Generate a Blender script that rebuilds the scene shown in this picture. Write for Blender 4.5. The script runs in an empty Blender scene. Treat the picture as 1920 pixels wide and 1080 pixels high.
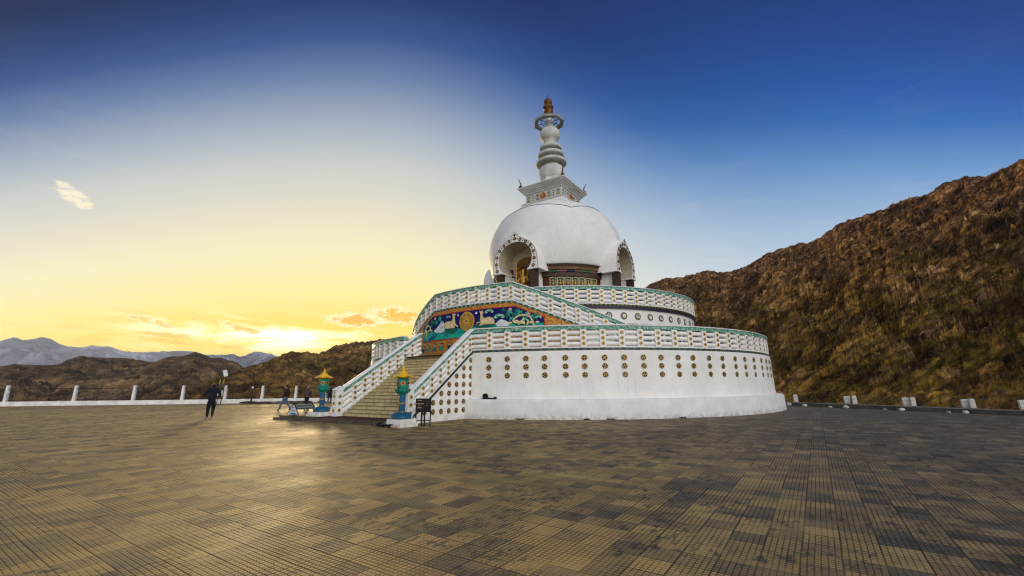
import bpy, math, random
import numpy as np
from mathutils import Vector, Matrix
R_ = math.radians
random.seed(7); rng = np.random.default_rng(7)
sc = bpy.context.scene
# ------------------------------------------------------------------ camera
PITCH, ROLL, F = 0.219107, 0.008783, 818.08
cd = bpy.data.cameras.new('camera'); cam = bpy.data.objects.new('camera', cd)
sc.collection.objects.link(cam); sc.camera = cam
cd.sensor_width = 36.0; cd.lens = 36.0 * F / 1920.0
cd.clip_start = 0.1; cd.clip_end = 30000
cam.location = (0, 0, 1.55)
cam.rotation_euler = (Matrix.Rotation(math.pi/2 + PITCH, 4, 'X') @ Matrix.Rotation(-ROLL, 4, 'Z')).to_euler()
# ------------------------------------------------------------------ world
SUN_AZ, SUN_EL = R_(-25.5), R_(5.6)
SKYK = 1.12
def lin(c):
    return tuple((v/12.92 if v <= .04045 else ((v+.055)/1.055)**2.4) for v in [x/255. for x in c]) + (1.,)
wd = bpy.data.worlds.new('World'); sc.world = wd; wd.use_nodes = True
NT = wd.node_tree; NT.nodes.clear()
class G:
    """tiny node graph helper"""
    def __init__(s, nt): s.nt = nt
    def n(s, t, **kw):
        x = s.nt.nodes.new(t)
        for k, v in kw.items(): setattr(x, k, v)
        return x
    def set(s, sock, v):
        if isinstance(v, bpy.types.NodeSocket): s.nt.links.new(v, sock)
        elif v is not None: sock.default_value = v
    def m(s, op, a, b=None, c=None, clamp=False):
        x = s.n('ShaderNodeMath', operation=op); x.use_clamp = clamp
        s.set(x.inputs[0], a)
        if b is not None: s.set(x.inputs[1], b)
        if c is not None: s.set(x.inputs[2], c)
        return x.outputs[0]
    def mr(s, v, a, b, c=0., d=1., smooth=True):
        x = s.n('ShaderNodeMapRange'); x.interpolation_type = 'SMOOTHSTEP' if smooth else 'LINEAR'
        for i, q in enumerate((v, a, b, c, d)): s.set(x.inputs[i], q)
        return x.outputs[0]
    def mix(s, f, a, b, mode='MIX'):
        x = s.n('ShaderNodeMix', data_type='RGBA', blend_type=mode)
        s.set(x.inputs[0], f); s.set(x.inputs[6], a); s.set(x.inputs[7], b)
        return x.outputs[2]
    def ramp(s, f, stops, interp='LINEAR'):
        x = s.n('ShaderNodeValToRGB'); cr = x.color_ramp; cr.interpolation = interp
        while len(cr.elements) < len(stops): cr.elements.new(.5)
        for e, (p, c) in zip(cr.elements, stops): e.position = p; e.color = c if len(c) == 4 else tuple(c)+(1,)
        s.set(x.inputs[0], f); return x.outputs[0]
    def xyz(s, a, b, c):
        x = s.n('ShaderNodeCombineXYZ')
        for i, q in enumerate((a, b, c)): s.set(x.inputs[i], q)
        return x.outputs[0]
    def sep(s, v):
        x = s.n('ShaderNodeSeparateXYZ'); s.set(x.inputs[0], v); return x.outputs
    def noise(s, v, scale, detail=4, rough=.55, out=0, dist=0., dim='3D'):
        x = s.n('ShaderNodeTexNoise', noise_dimensions=dim); s.set(x.inputs['Vector'], v)
        x.inputs['Scale'].default_value = scale; x.inputs['Detail'].default_value = detail
        x.inputs['Roughness'].default_value = rough; x.inputs['Distortion'].default_value = dist
        return x.outputs[out]
    def mapping(s, v, scale=(1,1,1), rot=(0,0,0), loc=(0,0,0)):
        x = s.n('ShaderNodeMapping'); s.set(x.inputs[0], v)
        x.inputs['Scale'].default_value = scale; x.inputs['Rotation'].default_value = rot; x.inputs['Location'].default_value = loc
        return x.outputs[0]
g = G(NT)
tc = g.n('ShaderNodeTexCoord').outputs['Generated']
X, Y, Z = g.sep(tc)
DEG = 180/math.pi
az = g.m('MULTIPLY', g.m('ARCTAN2', X, Y), DEG)
hyp = g.m('SQRT', g.m('ADD', g.m('MULTIPLY', X, X), g.m('MULTIPLY', Y, Y)))
el = g.m('MULTIPLY', g.m('ARCTAN2', Z, hyp), DEG)
v = g.m('MULTIPLY', g.m('ARCTAN2', g.m('MAXIMUM', Z, 0.), g.m('MAXIMUM', g.m('ABSOLUTE', Y), .05)), DEG/60., clamp=True)
L = lambda lst: [(a/60., lin(c)) for a, c in lst]
dz_ = g.m('DIVIDE', g.m('SUBTRACT', az, -24.), 26.)
vw = g.m('ADD', v, g.m('MULTIPLY', g.m('SUBTRACT', g.m('MULTIPLY', dz_, dz_), 1.0), 3.6/60.), clamp=True)
west = g.ramp(vw, L([(0,(255,206,36)),(4.5,(255,224,76)),(8.5,(255,240,150)),(14,(252,240,190)),(20,(230,223,200)),(25,(205,207,202)),(29,(172,183,196)),(35,(105,128,168)),(39,(50,82,140)),(42.5,(18,54,112)),(46,(2,34,84)),(60,(0,14,48))]))
east = g.ramp(v, L([(0,(222,226,226)),(8,(212,221,226)),(14,(196,212,224)),(20,(164,192,220)),(26,(118,160,208)),(29,(86,138,198)),(33,(34,104,182)),(37,(0,82,166)),(42,(0,64,145)),(46,(0,54,128)),(60,(0,30,90))]))
front = g.mix(g.mr(az, -22., 50.), west, east)
back = g.ramp(v, [(0,(1.,.93,.84,1)),(.2,(.98,.93,.88,1)),(.5,(.55,.56,.60,1)),(1,(.14,.18,.28,1))])
BACKK = 1.22  # sky behind the viewer brightened to fill the stupa's near side
bk = g.n('ShaderNodeMix', data_type='RGBA', blend_type='MULTIPLY'); bk.inputs[0].default_value = 1
g.set(bk.inputs[6], back); bk.inputs[7].default_value = (BACKK, BACKK, BACKK, 1)
col = g.mix(g.mr(Y, .42, -.15), front, bk.outputs[2])
# broad bright lobe added to the sky behind the viewer, right, as soft fill
lob = g.n('ShaderNodeVectorMath', operation='DOT_PRODUCT'); g.set(lob.inputs[0], tc); lob.inputs[1].default_value = (.50, -.79, .35)
lobe = g.m('POWER', g.m('MAXIMUM', lob.outputs['Value'], 0.), 7.)
la = g.n('ShaderNodeVectorMath', operation='SCALE'); la.inputs[0].default_value = (2.6, 2.5, 2.4); g.set(la.inputs['Scale'], lobe)
lb_ = g.n('ShaderNodeVectorMath', operation='ADD'); g.set(lb_.inputs[0], col); g.set(lb_.inputs[1], la.outputs[0]); col = lb_.outputs[0]
# sunset glow around the sun, low over the western ridge
da = g.m('SUBTRACT', az, -25.5); de = g.m('SUBTRACT', el, 4.6)
def gauss(sx, sy, a=da, e=de):
    q = g.m('ADD', g.m('POWER', g.m('DIVIDE', g.m('ABSOLUTE', a), sx), 2.), g.m('POWER', g.m('DIVIDE', g.m('ABSOLUTE', e), sy), 2.))
    return g.m('EXPONENT', g.m('MULTIPLY', q, -1.))
col = g.mix(g.m('MULTIPLY', gauss(20., 3.2), .85), col, lin((255,228,36)))
# streaky bright clouds low in the west
cv = g.xyz(g.m('MULTIPLY', az, .16), g.m('MULTIPLY', el, .75), 0.)
nz = g.noise(cv, 1.0, 6, .62, dist=.6)
streak = g.m('MULTIPLY', g.mr(nz, .47, .62), gauss(13., 1.9, a=g.m('SUBTRACT', az, -29.), e=g.m('SUBTRACT', el, 5.6)), clamp=True)
col = g.mix(streak, col, (1.35,1.25,.8,1))
streak2 = g.m('MULTIPLY', g.mr(g.noise(g.mapping(cv, loc=(7.3,2.1,0)), 1.5, 5, .6, dist=.5), .53, .66), gauss(14., 2.2, a=g.m('SUBTRACT', az, -33.), e=g.m('SUBTRACT', el, 5.2)), clamp=True)
col = g.mix(g.m('MULTIPLY', streak2, .85), col, lin((255,196,10)))
wh = g.m('MULTIPLY', gauss(6.2, .75, a=g.m('SUBTRACT', az, -27.6), e=g.m('SUBTRACT', el, g.m('MULTIPLY', g.m('SUBTRACT', az, -27.6), -.09)) if False else g.m('SUBTRACT', el, 5.75)), g.mr(nz, .34, .52))
col = g.mix(wh, col, (1.9,1.8,1.35,1))
fine = g.noise(g.xyz(az, g.m('MULTIPLY', el, 2.2), 0.), .75, 8, .68, dist=.5)
def cloud(ca, ce, w, h, tilt, core, rim, amt=1.0, dist=2.2, th=(1.8, .35)):
    global col
    a = g.m('SUBTRACT', az, ca); e = g.m('SUBTRACT', g.m('SUBTRACT', el, ce), g.m('MULTIPLY', a, tilt))
    q = g.m('ADD', g.m('POWER', g.m('ABSOLUTE', g.m('DIVIDE', a, w)), 2.), g.m('POWER', g.m('ABSOLUTE', g.m('DIVIDE', e, h)), 2.))
    q = g.m('ADD', q, g.m('MULTIPLY', g.m('SUBTRACT', fine, .5), dist*4.5))
    if rim: col = g.mix(g.m('MULTIPLY', g.mr(q, 2.6, .9), .85*amt), col, rim)
    col = g.mix(g.m('MULTIPLY', g.mr(q, th[0], th[1]), amt), col, core)
cloud(-20.1, 8.05, 2.3, .60, .03, lin((255,190,10)), (1.2,1.15,.85,1))
cloud(-14.9, 8.75, 2.4, .75, -.10, lin((255,198,15)), (1.15,1.08,.75,1))
cloud(-39.6, 6.5, 1.4, .28, -.25, lin((255,205,20)), (1.1,1.05,.75,1), .8)
cloud(-31.9, 6.5, 1.5, .34, -.22, lin((255,200,20)), (1.3,1.2,.8,1), .9)
cloud(-38.6, 5.4, 1.9, .22, -.05, lin((255,196,10)), None, .8)
cloud(-38.0, 4.7, 2.2, .20, -.12, lin((255,200,10)), None, .7)
cloud(-47.2, 17.5, 1.2, .66, -.48, (1.0,.90,.66,1), None, .95, 1.7, (1.9, .2))
# thin veils of high cloud
veil = g.m('MULTIPLY', g.mr(g.noise(g.mapping(cv, scale=(.55,.5,1), loc=(3.,9.,0)), 1.1, 7, .62, dist=.9), .50, .78), g.mr(el, 34., 6.))
col = g.mix(g.m('MULTIPLY', veil, .16), col, (1.0,.93,.80,1))
# the haze box dims the low sky, so the sky itself is brighter towards the horizon
HAZE, HTOP, HDIST = .0001, 360., 4800.
tau = g.m('MINIMUM', g.m('DIVIDE', HAZE*HTOP, g.m('MAXIMUM', Z, .001)), HAZE*HDIST)
sky = g.n('ShaderNodeTexSky', sky_type='NISHITA'); sky.sun_disc = False
sky.sun_elevation = SUN_EL; sky.sun_rotation = SUN_AZ; sky.altitude = 3500; sky.dust_density = 1.5
sk = g.n('ShaderNodeVectorMath', operation='SCALE'); g.set(sk.inputs[0], sky.outputs[0]); sk.inputs['Scale'].default_value = .05
kk = g.m('MULTIPLY', g.m('EXPONENT', g.m('MULTIPLY', tau, .62)), SKYK)
cs = g.n('ShaderNodeVectorMath', operation='SCALE'); g.set(cs.inputs[0], col); g.set(cs.inputs['Scale'], kk)
fin_ = g.mix(.86, sk.outputs[0], cs.outputs[0])
bg1 = g.n('ShaderNodeBackground'); g.set(bg1.inputs[0], fin_); bg1.inputs[1].default_value = 1.
wo = g.n('ShaderNodeOutputWorld'); NT.links.new(bg1.outputs[0], wo.inputs[0])
# ------------------------------------------------------------------ sun
sl = bpy.data.lights.new('sun', 'SUN'); sl.energy = 3.6; sl.angle = R_(6.0); sl.color = (1., .72, .36)
so = bpy.data.objects.new('sun', sl); sc.collection.objects.link(so)
sd = Vector((math.sin(SUN_AZ)*math.cos(SUN_EL), math.cos(SUN_AZ)*math.cos(SUN_EL), math.sin(SUN_EL)))
so.rotation_euler = sd.to_track_quat('Z', 'Y').to_euler()
sc.view_settings.view_transform = 'Standard'; sc.view_settings.look = 'None'
sc.cycles.use_denoising = True; sc.cycles.denoising_prefilter = "NONE"; sc.cycles.filter_width = 1.25; sc.cycles.volume_bounces = 0; sc.cycles.max_bounces = 6
sc.view_settings.exposure = 0; sc.view_settings.gamma = 1
# ------------------------------------------------------------------ materials
M = {}
def mat(name, col, rough=.6, metal=0., var=.12, vscale=3., bump=0., bscale=20., spec=.22, fn=None, stretch=(1,1,1)):
    m = bpy.data.materials.new(name); m.use_nodes = True; nt = m.node_tree; h = G(nt)
    b = nt.nodes['Principled BSDF']; b.inputs['Roughness'].default_value = rough; b.inputs['Metallic'].default_value = metal
    b.inputs['Specular IOR Level'].default_value = spec
    c4 = tuple(col)+(1.,)
    pos = h.n('ShaderNodeTexCoord').outputs['Object']
    if fn: fn(h, b, pos, c4)
    else:
        nn = h.noise(h.mapping(pos, scale=stretch), vscale, 5, .6)
        f = h.mr(nn, .25, .75, 1-var*1.6, 1+var*.8)
        vm = h.n('ShaderNodeVectorMath', operation='SCALE'); vm.inputs[0].default_value = c4[:3]; h.set(vm.inputs['Scale'], f)
        h.set(b.inputs['Base Color'], vm.outputs[0])
    if bump:
        bn = h.n('ShaderNodeBump'); bn.inputs['Strength'].default_value = bump; bn.inputs['Distance'].default_value = .02
        h.set(bn.inputs['Height'], h.noise(pos, bscale, 4, .6)); h.set(b.inputs['Normal'], bn.outputs[0])
    M[name] = m; return m
def white_fn(h, b, pos, c4):
    # old lime paint: broad weathering, thin rain streaks down the wall, grime close to the ground
    x, y, z = h.sep(pos)
    broad = h.m('MULTIPLY', h.mr(h.noise(pos, .55, 5, .6), .3, .7, .92, 1.03), h.mr(h.noise(pos, 3.5, 6, .7), .35, .65, .96, 1.02))
    st = h.noise(h.mapping(pos, scale=(7., 7., .35)), 1., 5, .65)
    streak = h.mr(st, .55, .74, 1., .84)
    low = h.m('MULTIPLY', h.mr(z, .55, 0.), h.mr(h.noise(pos, 2.2, 5, .7), .42, .62))
    f = h.m('MULTIPLY', broad, streak)
    vm = h.n('ShaderNodeVectorMath', operation='SCALE'); vm.inputs[0].default_value = c4[:3]; h.set(vm.inputs['Scale'], f)
    h.set(b.inputs['Base Color'], h.mix(h.m('MULTIPLY', low, .45), vm.outputs[0], (.33,.30,.25,1)))
mat('white_paint', (.80,.80,.79), .55, bump=.25, bscale=9., fn=white_fn)
mat('white_trim', (.82,.82,.81), .45, var=.06, vscale=6.)
def plinth_fn(h, b, pos, c4):
    f = h.mr(h.noise(pos, 1.2, 6, .65), .35, .65, .86, 1.0)
    sp = h.mr(h.noise(pos, 14., 3, .6), .62, .72, 1., .8)
    vm = h.n('ShaderNodeVectorMath', operation='SCALE'); vm.inputs[0].default_value = c4[:3]; h.set(vm.inputs['Scale'], h.m('MULTIPLY', f, sp))
    x, y, z = h.sep(pos)
    low = h.m('MULTIPLY', h.mr(z, .35, 0.), h.mr(h.noise(pos, 3.2, 5, .7), .4, .6))
    h.set(b.inputs['Base Color'], h.mix(h.m('MULTIPLY', low, .6), vm.outputs[0], (.30,.27,.22,1)))
mat('dome_paint', (.78,.79,.78), .6, bump=.3, bscale=7., fn=white_fn)
mat('spire_shade_grey', (.54,.56,.54), .65, var=.16, vscale=1.6, stretch=(1,1,.4))  # white spire greyed to carry the shade under its rings
mat('plinth_paint', (.74,.75,.75), .7, bump=.3, bscale=5., fn=plinth_fn)
def jade_fn(h, b, pos, c4):
    nn = h.noise(pos, 9., 4, .65)
    h.set(b.inputs['Base Color'], h.ramp(nn, [(.33,(.015,.12,.075)),(.43,(.06,.24,.165)),(.52,(.16,.38,.29)),(.62,(.45,.60,.52))]))
mat('jade_mosaic', (.1,.4,.3), .35, fn=jade_fn)
def cheq(c1, c2, c3, sc_):
    def fn(h, b, pos, c4):
        x, y, z = h.sep(pos)
        a = h.m('ADD', h.m('MULTIPLY', h.m('ARCTAN2', y, x), sc_), h.m('MULTIPLY', x, .0))
        w = h.m('FRACT', a)
        nn = h.noise(pos, 12., 2)
        c = h.mix(h.m('GREATER_THAN', w, .62), c1, c2)
        h.set(b.inputs['Base Color'], h.mix(h.mr(nn, .55, .65), c, c3))
    return fn
mat('chequer_navy', (0,0,0), .4, fn=cheq((.012,.05,.09,1), (.16,.12,.02,1), (.02,.12,.10,1), 42.))
mat('chequer_green', (0,0,0), .4, fn=cheq((.008,.07,.045,1), (.25,.42,.33,1), (.01,.05,.04,1), 34.))
mat('chequer_maroon', (0,0,0), .4, fn=cheq((.03,.012,.03,1), (.05,.02,.09,1), (.012,.03,.05,1), 52.))
mat('chequer_olive', (0,0,0), .4, fn=cheq((.015,.03,.02,1), (.20,.19,.04,1), (.02,.02,.02,1), 38.))
def dent_fn(h, b, pos, c4):
    x, y, z = h.sep(pos); w = h.m('FRACT', h.m('MULTIPLY', h.m('ARCTAN2', y, x), 19.))
    h.set(b.inputs['Base Color'], h.mix(h.m('GREATER_THAN', w, .7), (.03,.015,.012,1), (.12,.08,.05,1)))
mat('dentil', (0,0,0), .5, fn=dent_fn)
mat('dark_line', (.015,.03,.035), .4)
mat('gold_paint', (.52,.33,.07), .35, .35, var=.3, vscale=14.)
mat('rosette_tan', (.56,.47,.26), .5, var=.2, vscale=20.)
mat('dark_brown', (.05,.024,.012), .5, var=.3, vscale=9.)
mat('black_paint', (.02,.018,.016), .5)
mat('medal_rim', (.60,.52,.34), .5)
mat('harmika_grey', (.52,.53,.51), .6, var=.12, vscale=2.)  # harmika tone, greyer than the drum white
mat('plum_brown', (.07,.035,.04), .5, var=.2)
def orn(c1, c2, c3, s=11.):
    def fn(h, b, pos, c4):
        vo = h.n('ShaderNodeTexVoronoi'); h.set(vo.inputs['Vector'], pos); vo.inputs['Scale'].default_value = s
        d = vo.outputs['Distance']; nn = h.noise(pos, s*1.4, 3)
        c = h.mix(h.mr(d, .25, .45), c1, c2)
        h.set(b.inputs['Base Color'], h.mix(h.mr(nn, .54, .62), c, c3))
        bn = h.n('ShaderNodeBump'); bn.inputs['Strength'].default_value = .6; bn.inputs['Distance'].default_value = .02
        h.set(bn.inputs['Height'], h.m('SUBTRACT', 1., d)); h.set(b.inputs['Normal'], bn.outputs[0])
    return fn
mat('gold_ornament', (0,0,0), .4, fn=orn((.62,.36,.06,1), (.38,.13,.02,1), (.72,.42,.08,1)))
mat('gold_ornament_dark', (0,0,0), .45, fn=orn((.50,.32,.06,1), (.12,.07,.02,1), (.30,.12,.04,1), 9.))
mat('pillar_ornament', (0,0,0), .45, fn=orn((.11,.09,.035,1), (.045,.014,.016,1), (.03,.05,.03,1), 14.))
mat('frieze_ornament', (0,0,0), .45, fn=orn((.16,.09,.03,1), (.05,.014,.01,1), (.03,.05,.03,1), 10.))
mat('halo_bronze', (0,0,0), .45, fn=orn((.30,.16,.03,1), (.09,.04,.01,1), (.40,.24,.06,1), 7.))
mat('valance_rose', (.20,.08,.08), .6)
mat('niche_shade_beige', (.50,.44,.33), .7, var=.15)  # beige darkens the white niche walls in place of shade
mat('panel_green', (.008,.04,.022), .45)
mat('maroon', (.085,.018,.014), .5, var=.25)
mat('ochre_band', (.15,.075,.022), .5, var=.25)
mat('leaf_green', (.02,.12,.05), .5, var=.4, vscale=10.)
for nm, c in dict(ind=(.010,.010,.13), teal=(.006,.42,.32), teal2=(.015,.22,.24), blue=(.012,.06,.26), mound=(.015,.13,.10), cream=(.74,.60,.33), snow=(.66,.72,.74), mint=(.30,.60,.46), jade=(.02,.30,.18), leaf=(.015,.22,.14), pink=(.72,.40,.33), seagrn=(.05,.48,.40), red=(.45,.05,.02), orange=(.36,.09,.025), rose=(.38,.14,.15), navy=(.012,.03,.10)).items():
    mat('mural_'+nm, c, .55, var=.22, vscale=5., spec=.12)
mat('gold_leaf', (.62,.38,.07), .3, .75, var=.25, vscale=6.)
mat('gold_wheel', (.58,.34,.06), .35, .4, var=.2, vscale=6.)
mat('lantern_yellow', (.78,.46,.03), .4, var=.12)
mat('lantern_green', (.01,.24,.17), .4, var=.2)
mat('lantern_blue', (.012,.10,.20), .35, var=.2)
mat('lantern_dark', (.008,.06,.07), .4)
def stair_fn(h, b, pos, c4):
    br = h.n('ShaderNodeTexBrick'); h.set(br.inputs['Vector'], h.mapping(pos, rot=(0,R_(90),R_(90)), scale=(1,1,1)))
    br.inputs['Scale'].default_value = 1.; br.inputs['Brick Width'].default_value = .42; br.inputs['Row Height'].default_value = .16; br.inputs['Mortar Size'].default_value = .008
    br.inputs['Color1'].default_value = (.64,.53,.29,1); br.inputs['Color2'].default_value = (.48,.39,.20,1); br.inputs['Mortar'].default_value = (.12,.10,.06,1)
    nn = h.noise(h.mapping(pos, scale=(2,5,2)), 1.6, 5, .65)
    h.set(b.inputs['Base Color'], h.mix(h.mr(nn, .5, .7, 0, .75), br.outputs['Color'], (.17,.14,.08,1)))
mat('stair_stone', (0,0,0), .6, bump=.3, fn=stair_fn)
mat('step_edge', (.30,.25,.13), .6, var=.3)
mat('terrace_stone', (.22,.20,.15), .7, var=.3)
mat('red_carpet', (.075,.022,.014), .9, var=.3, vscale=2.)
mat('step_side', (.11,.085,.06), .8, var=.4, vscale=4.)
mat('fence_white', (.74,.74,.72), .6, var=.15, vscale=2.)
mat('wire_dark', (.03,.018,.012), .6)
mat('kerb_grey', (.10,.095,.085), .8, var=.3, vscale=1.5)
mat('kerb_top', (.24,.235,.22), .8, var=.3, vscale=2.)
mat('marker_stone', (.64,.63,.60), .8, var=.22, vscale=5.)
mat('pebble', (.42,.41,.39), .8, var=.3, vscale=8.)
mat('skin', (.32,.17,.10), .6); mat('black_cloth', (.012,.013,.02), .85, var=.3); mat('navy_cloth', (.008,.011,.022), .85, var=.3)
mat('dark_trousers', (.006,.007,.011), .85); mat('brown_cloth', (.03,.017,.018), .85); mat('grey_cloth', (.075,.072,.075), .9, var=.2)
mat('denim', (.10,.15,.24), .85, var=.35, vscale=5.); mat('hair_black', (.008,.007,.006), .6); mat('shoe_black', (.012,.011,.010), .5)
mat('shoe_sole', (.3,.3,.3), .6); mat('trouser_black', (.008,.008,.009), .85)
mat('sign_blue', (.66,.72,.78), .5, var=.08); mat('sign_text_blue', (.03,.07,.22), .5); mat('sign_grey', (.12,.15,.15), .5, var=.25, vscale=9.)
mat('frame_black', (.012,.011,.011), .45); mat('board_black', (.018,.012,.012), .4, var=.2)
mat('letter_cream', (.75,.68,.5), .5); mat('letter_gold', (.55,.27,.05), .5); mat('letter_grey', (.12,.13,.17), .5)
mat('pole_white', (.7,.7,.7), .4); mat('pole_amber', (.65,.38,.08), .5); mat('panel_white', (.72,.76,.8), .4); mat('panel_dark', (.05,.055,.07), .4)
mat('rust_pole', (.05,.028,.016), .7); mat('log_dark', (.055,.045,.035), .9, var=.4); mat('log_grey', (.20,.19,.17), .9, var=.3)
mat('bag_black', (.012,.012,.014), .3); mat('rag_pink', (.55,.36,.28), .8); mat('weed', (.05,.05,.02), .9)
mat('lens_glass', (.25,.28,.3), .15)
# ------------------------------------------------------------------ mesh helper
class MB:
    def __init__(s): s.v = []; s.f = []; s.m = []; s.sm = []
    def add(s, vs, fs, mi=0, smooth=False):
        o = len(s.v); s.v += [tuple(map(float, q)) for q in vs]
        for f in fs: s.f.append(tuple(i+o for i in f)); s.m.append(mi); s.sm.append(smooth)
    def box(s, c, d, rz=0., mi=0, T=None):
        x, y, z = d[0]/2, d[1]/2, d[2]/2; ca, sa = math.cos(rz), math.sin(rz); vs = []
        for a, b_, e in [(-x,-y,-z),(x,-y,-z),(x,y,-z),(-x,y,-z),(-x,-y,z),(x,-y,z),(x,y,z),(-x,y,z)]:
            vs.append((c[0]+a*ca-b_*sa, c[1]+a*sa+b_*ca, c[2]+e))
        if T: vs = [tuple(T @ Vector(q)) for q in vs]
        s.add(vs, [(3,2,1,0),(4,5,6,7),(0,1,5,4),(1,2,6,5),(2,3,7,6),(3,0,4,7)], mi)
    def hexa(s, vs, mi=0):   # bottom 4, top 4
        s.add(vs, [(3,2,1,0),(4,5,6,7),(0,1,5,4),(1,2,6,5),(2,3,7,6),(3,0,4,7)], mi)
    def tube(s, pts, r, n=8, mi=0, cap=True, smooth=True):
        pts = [Vector(q) for q in pts]; rs = r if isinstance(r, (list, tuple)) else [r]*len(pts)
        vs = []; up = None
        for i, q in enumerate(pts):
            t = (pts[min(i+1, len(pts)-1)]-pts[max(i-1, 0)]).normalized()
            if up is None: up = Vector((0,0,1)) if abs(t.z) < .9 else Vector((1,0,0))
            a = t.cross(up).normalized(); b_ = a.cross(t).normalized(); up = b_
            for k in range(n):
                w = 2*math.pi*k/n; vs.append(q+a*math.cos(w)*rs[i]+b_*math.sin(w)*rs[i])
        fs = [(i*n+k, i*n+(k+1) % n, (i+1)*n+(k+1) % n, (i+1)*n+k) for i in range(len(pts)-1) for k in range(n)]
        s.add(vs, fs, mi, smooth)
        if cap: s.add(vs[:n], [tuple(range(n))], mi); s.add(vs[-n:], [tuple(range(n-1, -1, -1))], mi)
    def lathe(s, prof, n=48, c=(0,0,0), mi=0, smooth=True, a0=0., a1=2*math.pi, seg=None):
        full = abs(a1-a0-2*math.pi) < 1e-6; m = n if full else n+1; vs = []
        for (r, z) in prof:
            for k in range(m):
                w = a0+(a1-a0)*k/n; vs.append((c[0]+r*math.cos(w), c[1]+r*math.sin(w), c[2]+z))
        fs = [(i*m+k, i*m+(k+1) % m, (i+1)*m+(k+1) % m, (i+1)*m+k) for i in range(len(prof)-1) for k in range(n)]
        s.add(vs, fs, mi, smooth)
    def sweep(s, path, prof, mi=0, closed=False, smooth=False, caps=True):
        """path: list of (point, outward2d); prof: closed list of (out, up)"""
        n = len(prof); vs = []
        for q, o in path:
            for a, b_ in prof: vs.append((q[0]+o[0]*a, q[1]+o[1]*a, q[2]+b_))
        k = len(path); fs = []
        for i in range(k if closed else k-1):
            j = (i+1) % k
            for e in range(n): fs.append((i*n+e, i*n+(e+1) % n, j*n+(e+1) % n, j*n+e))
        s.add(vs, fs, mi, smooth)
        if caps and not closed: s.add(vs[:n], [tuple(range(n-1, -1, -1))], mi); s.add(vs[-n:], [tuple(range(n))], mi)
    def disc(s, c, nrm, r, t, n=16, mi=0, up=(0,0,1), asp=1.):
        """short cylinder standing out of a wall; c on the wall"""
        nv = Vector(nrm).normalized(); a = Vector(up).cross(nv).normalized(); b_ = nv.cross(a); c = Vector(c)
        vs = [c+a*math.cos(2*math.pi*k/n)*r+b_*math.sin(2*math.pi*k/n)*r*asp for k in range(n)]
        vs += [q+nv*t for q in vs]
        s.add(vs, [(k, (k+1) % n, n+(k+1) % n, n+k) for k in range(n)]+[tuple(range(n, 2*n))], mi)
    def build(s, name, ms, parent=None, loc=None):
        me = bpy.data.meshes.new(name); me.from_pydata(s.v, [], s.f)
        for q in ([ms] if isinstance(ms, str) else ms): me.materials.append(M[q])
        me.polygons.foreach_set('material_index', s.m); me.polygons.foreach_set('use_smooth', s.sm); me.update()
        o = bpy.data.objects.new(name, me); sc.collection.objects.link(o)
        if parent: o.parent = parent
        if loc: o.location = loc
        return o
def tag(o, label=None, cat=None, group=None, kind=None):
    for k, v_ in (('label', label), ('category', cat), ('group', group), ('kind', kind)):
        if v_: o[k] = v_
    return o
def empty(name, loc, rz=0., **kw):
    o = bpy.data.objects.new(name, None); o.empty_display_size = .3; sc.collection.objects.link(o)
    o.location = loc; o.rotation_euler = (0, 0, rz); return tag(o, **kw)
def fix_normals(o):
    import bmesh
    bm = bmesh.new(); bm.from_mesh(o.data); bmesh.ops.recalc_face_normals(bm, faces=bm.faces); bm.to_mesh(o.data); bm.free(); return o
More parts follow.
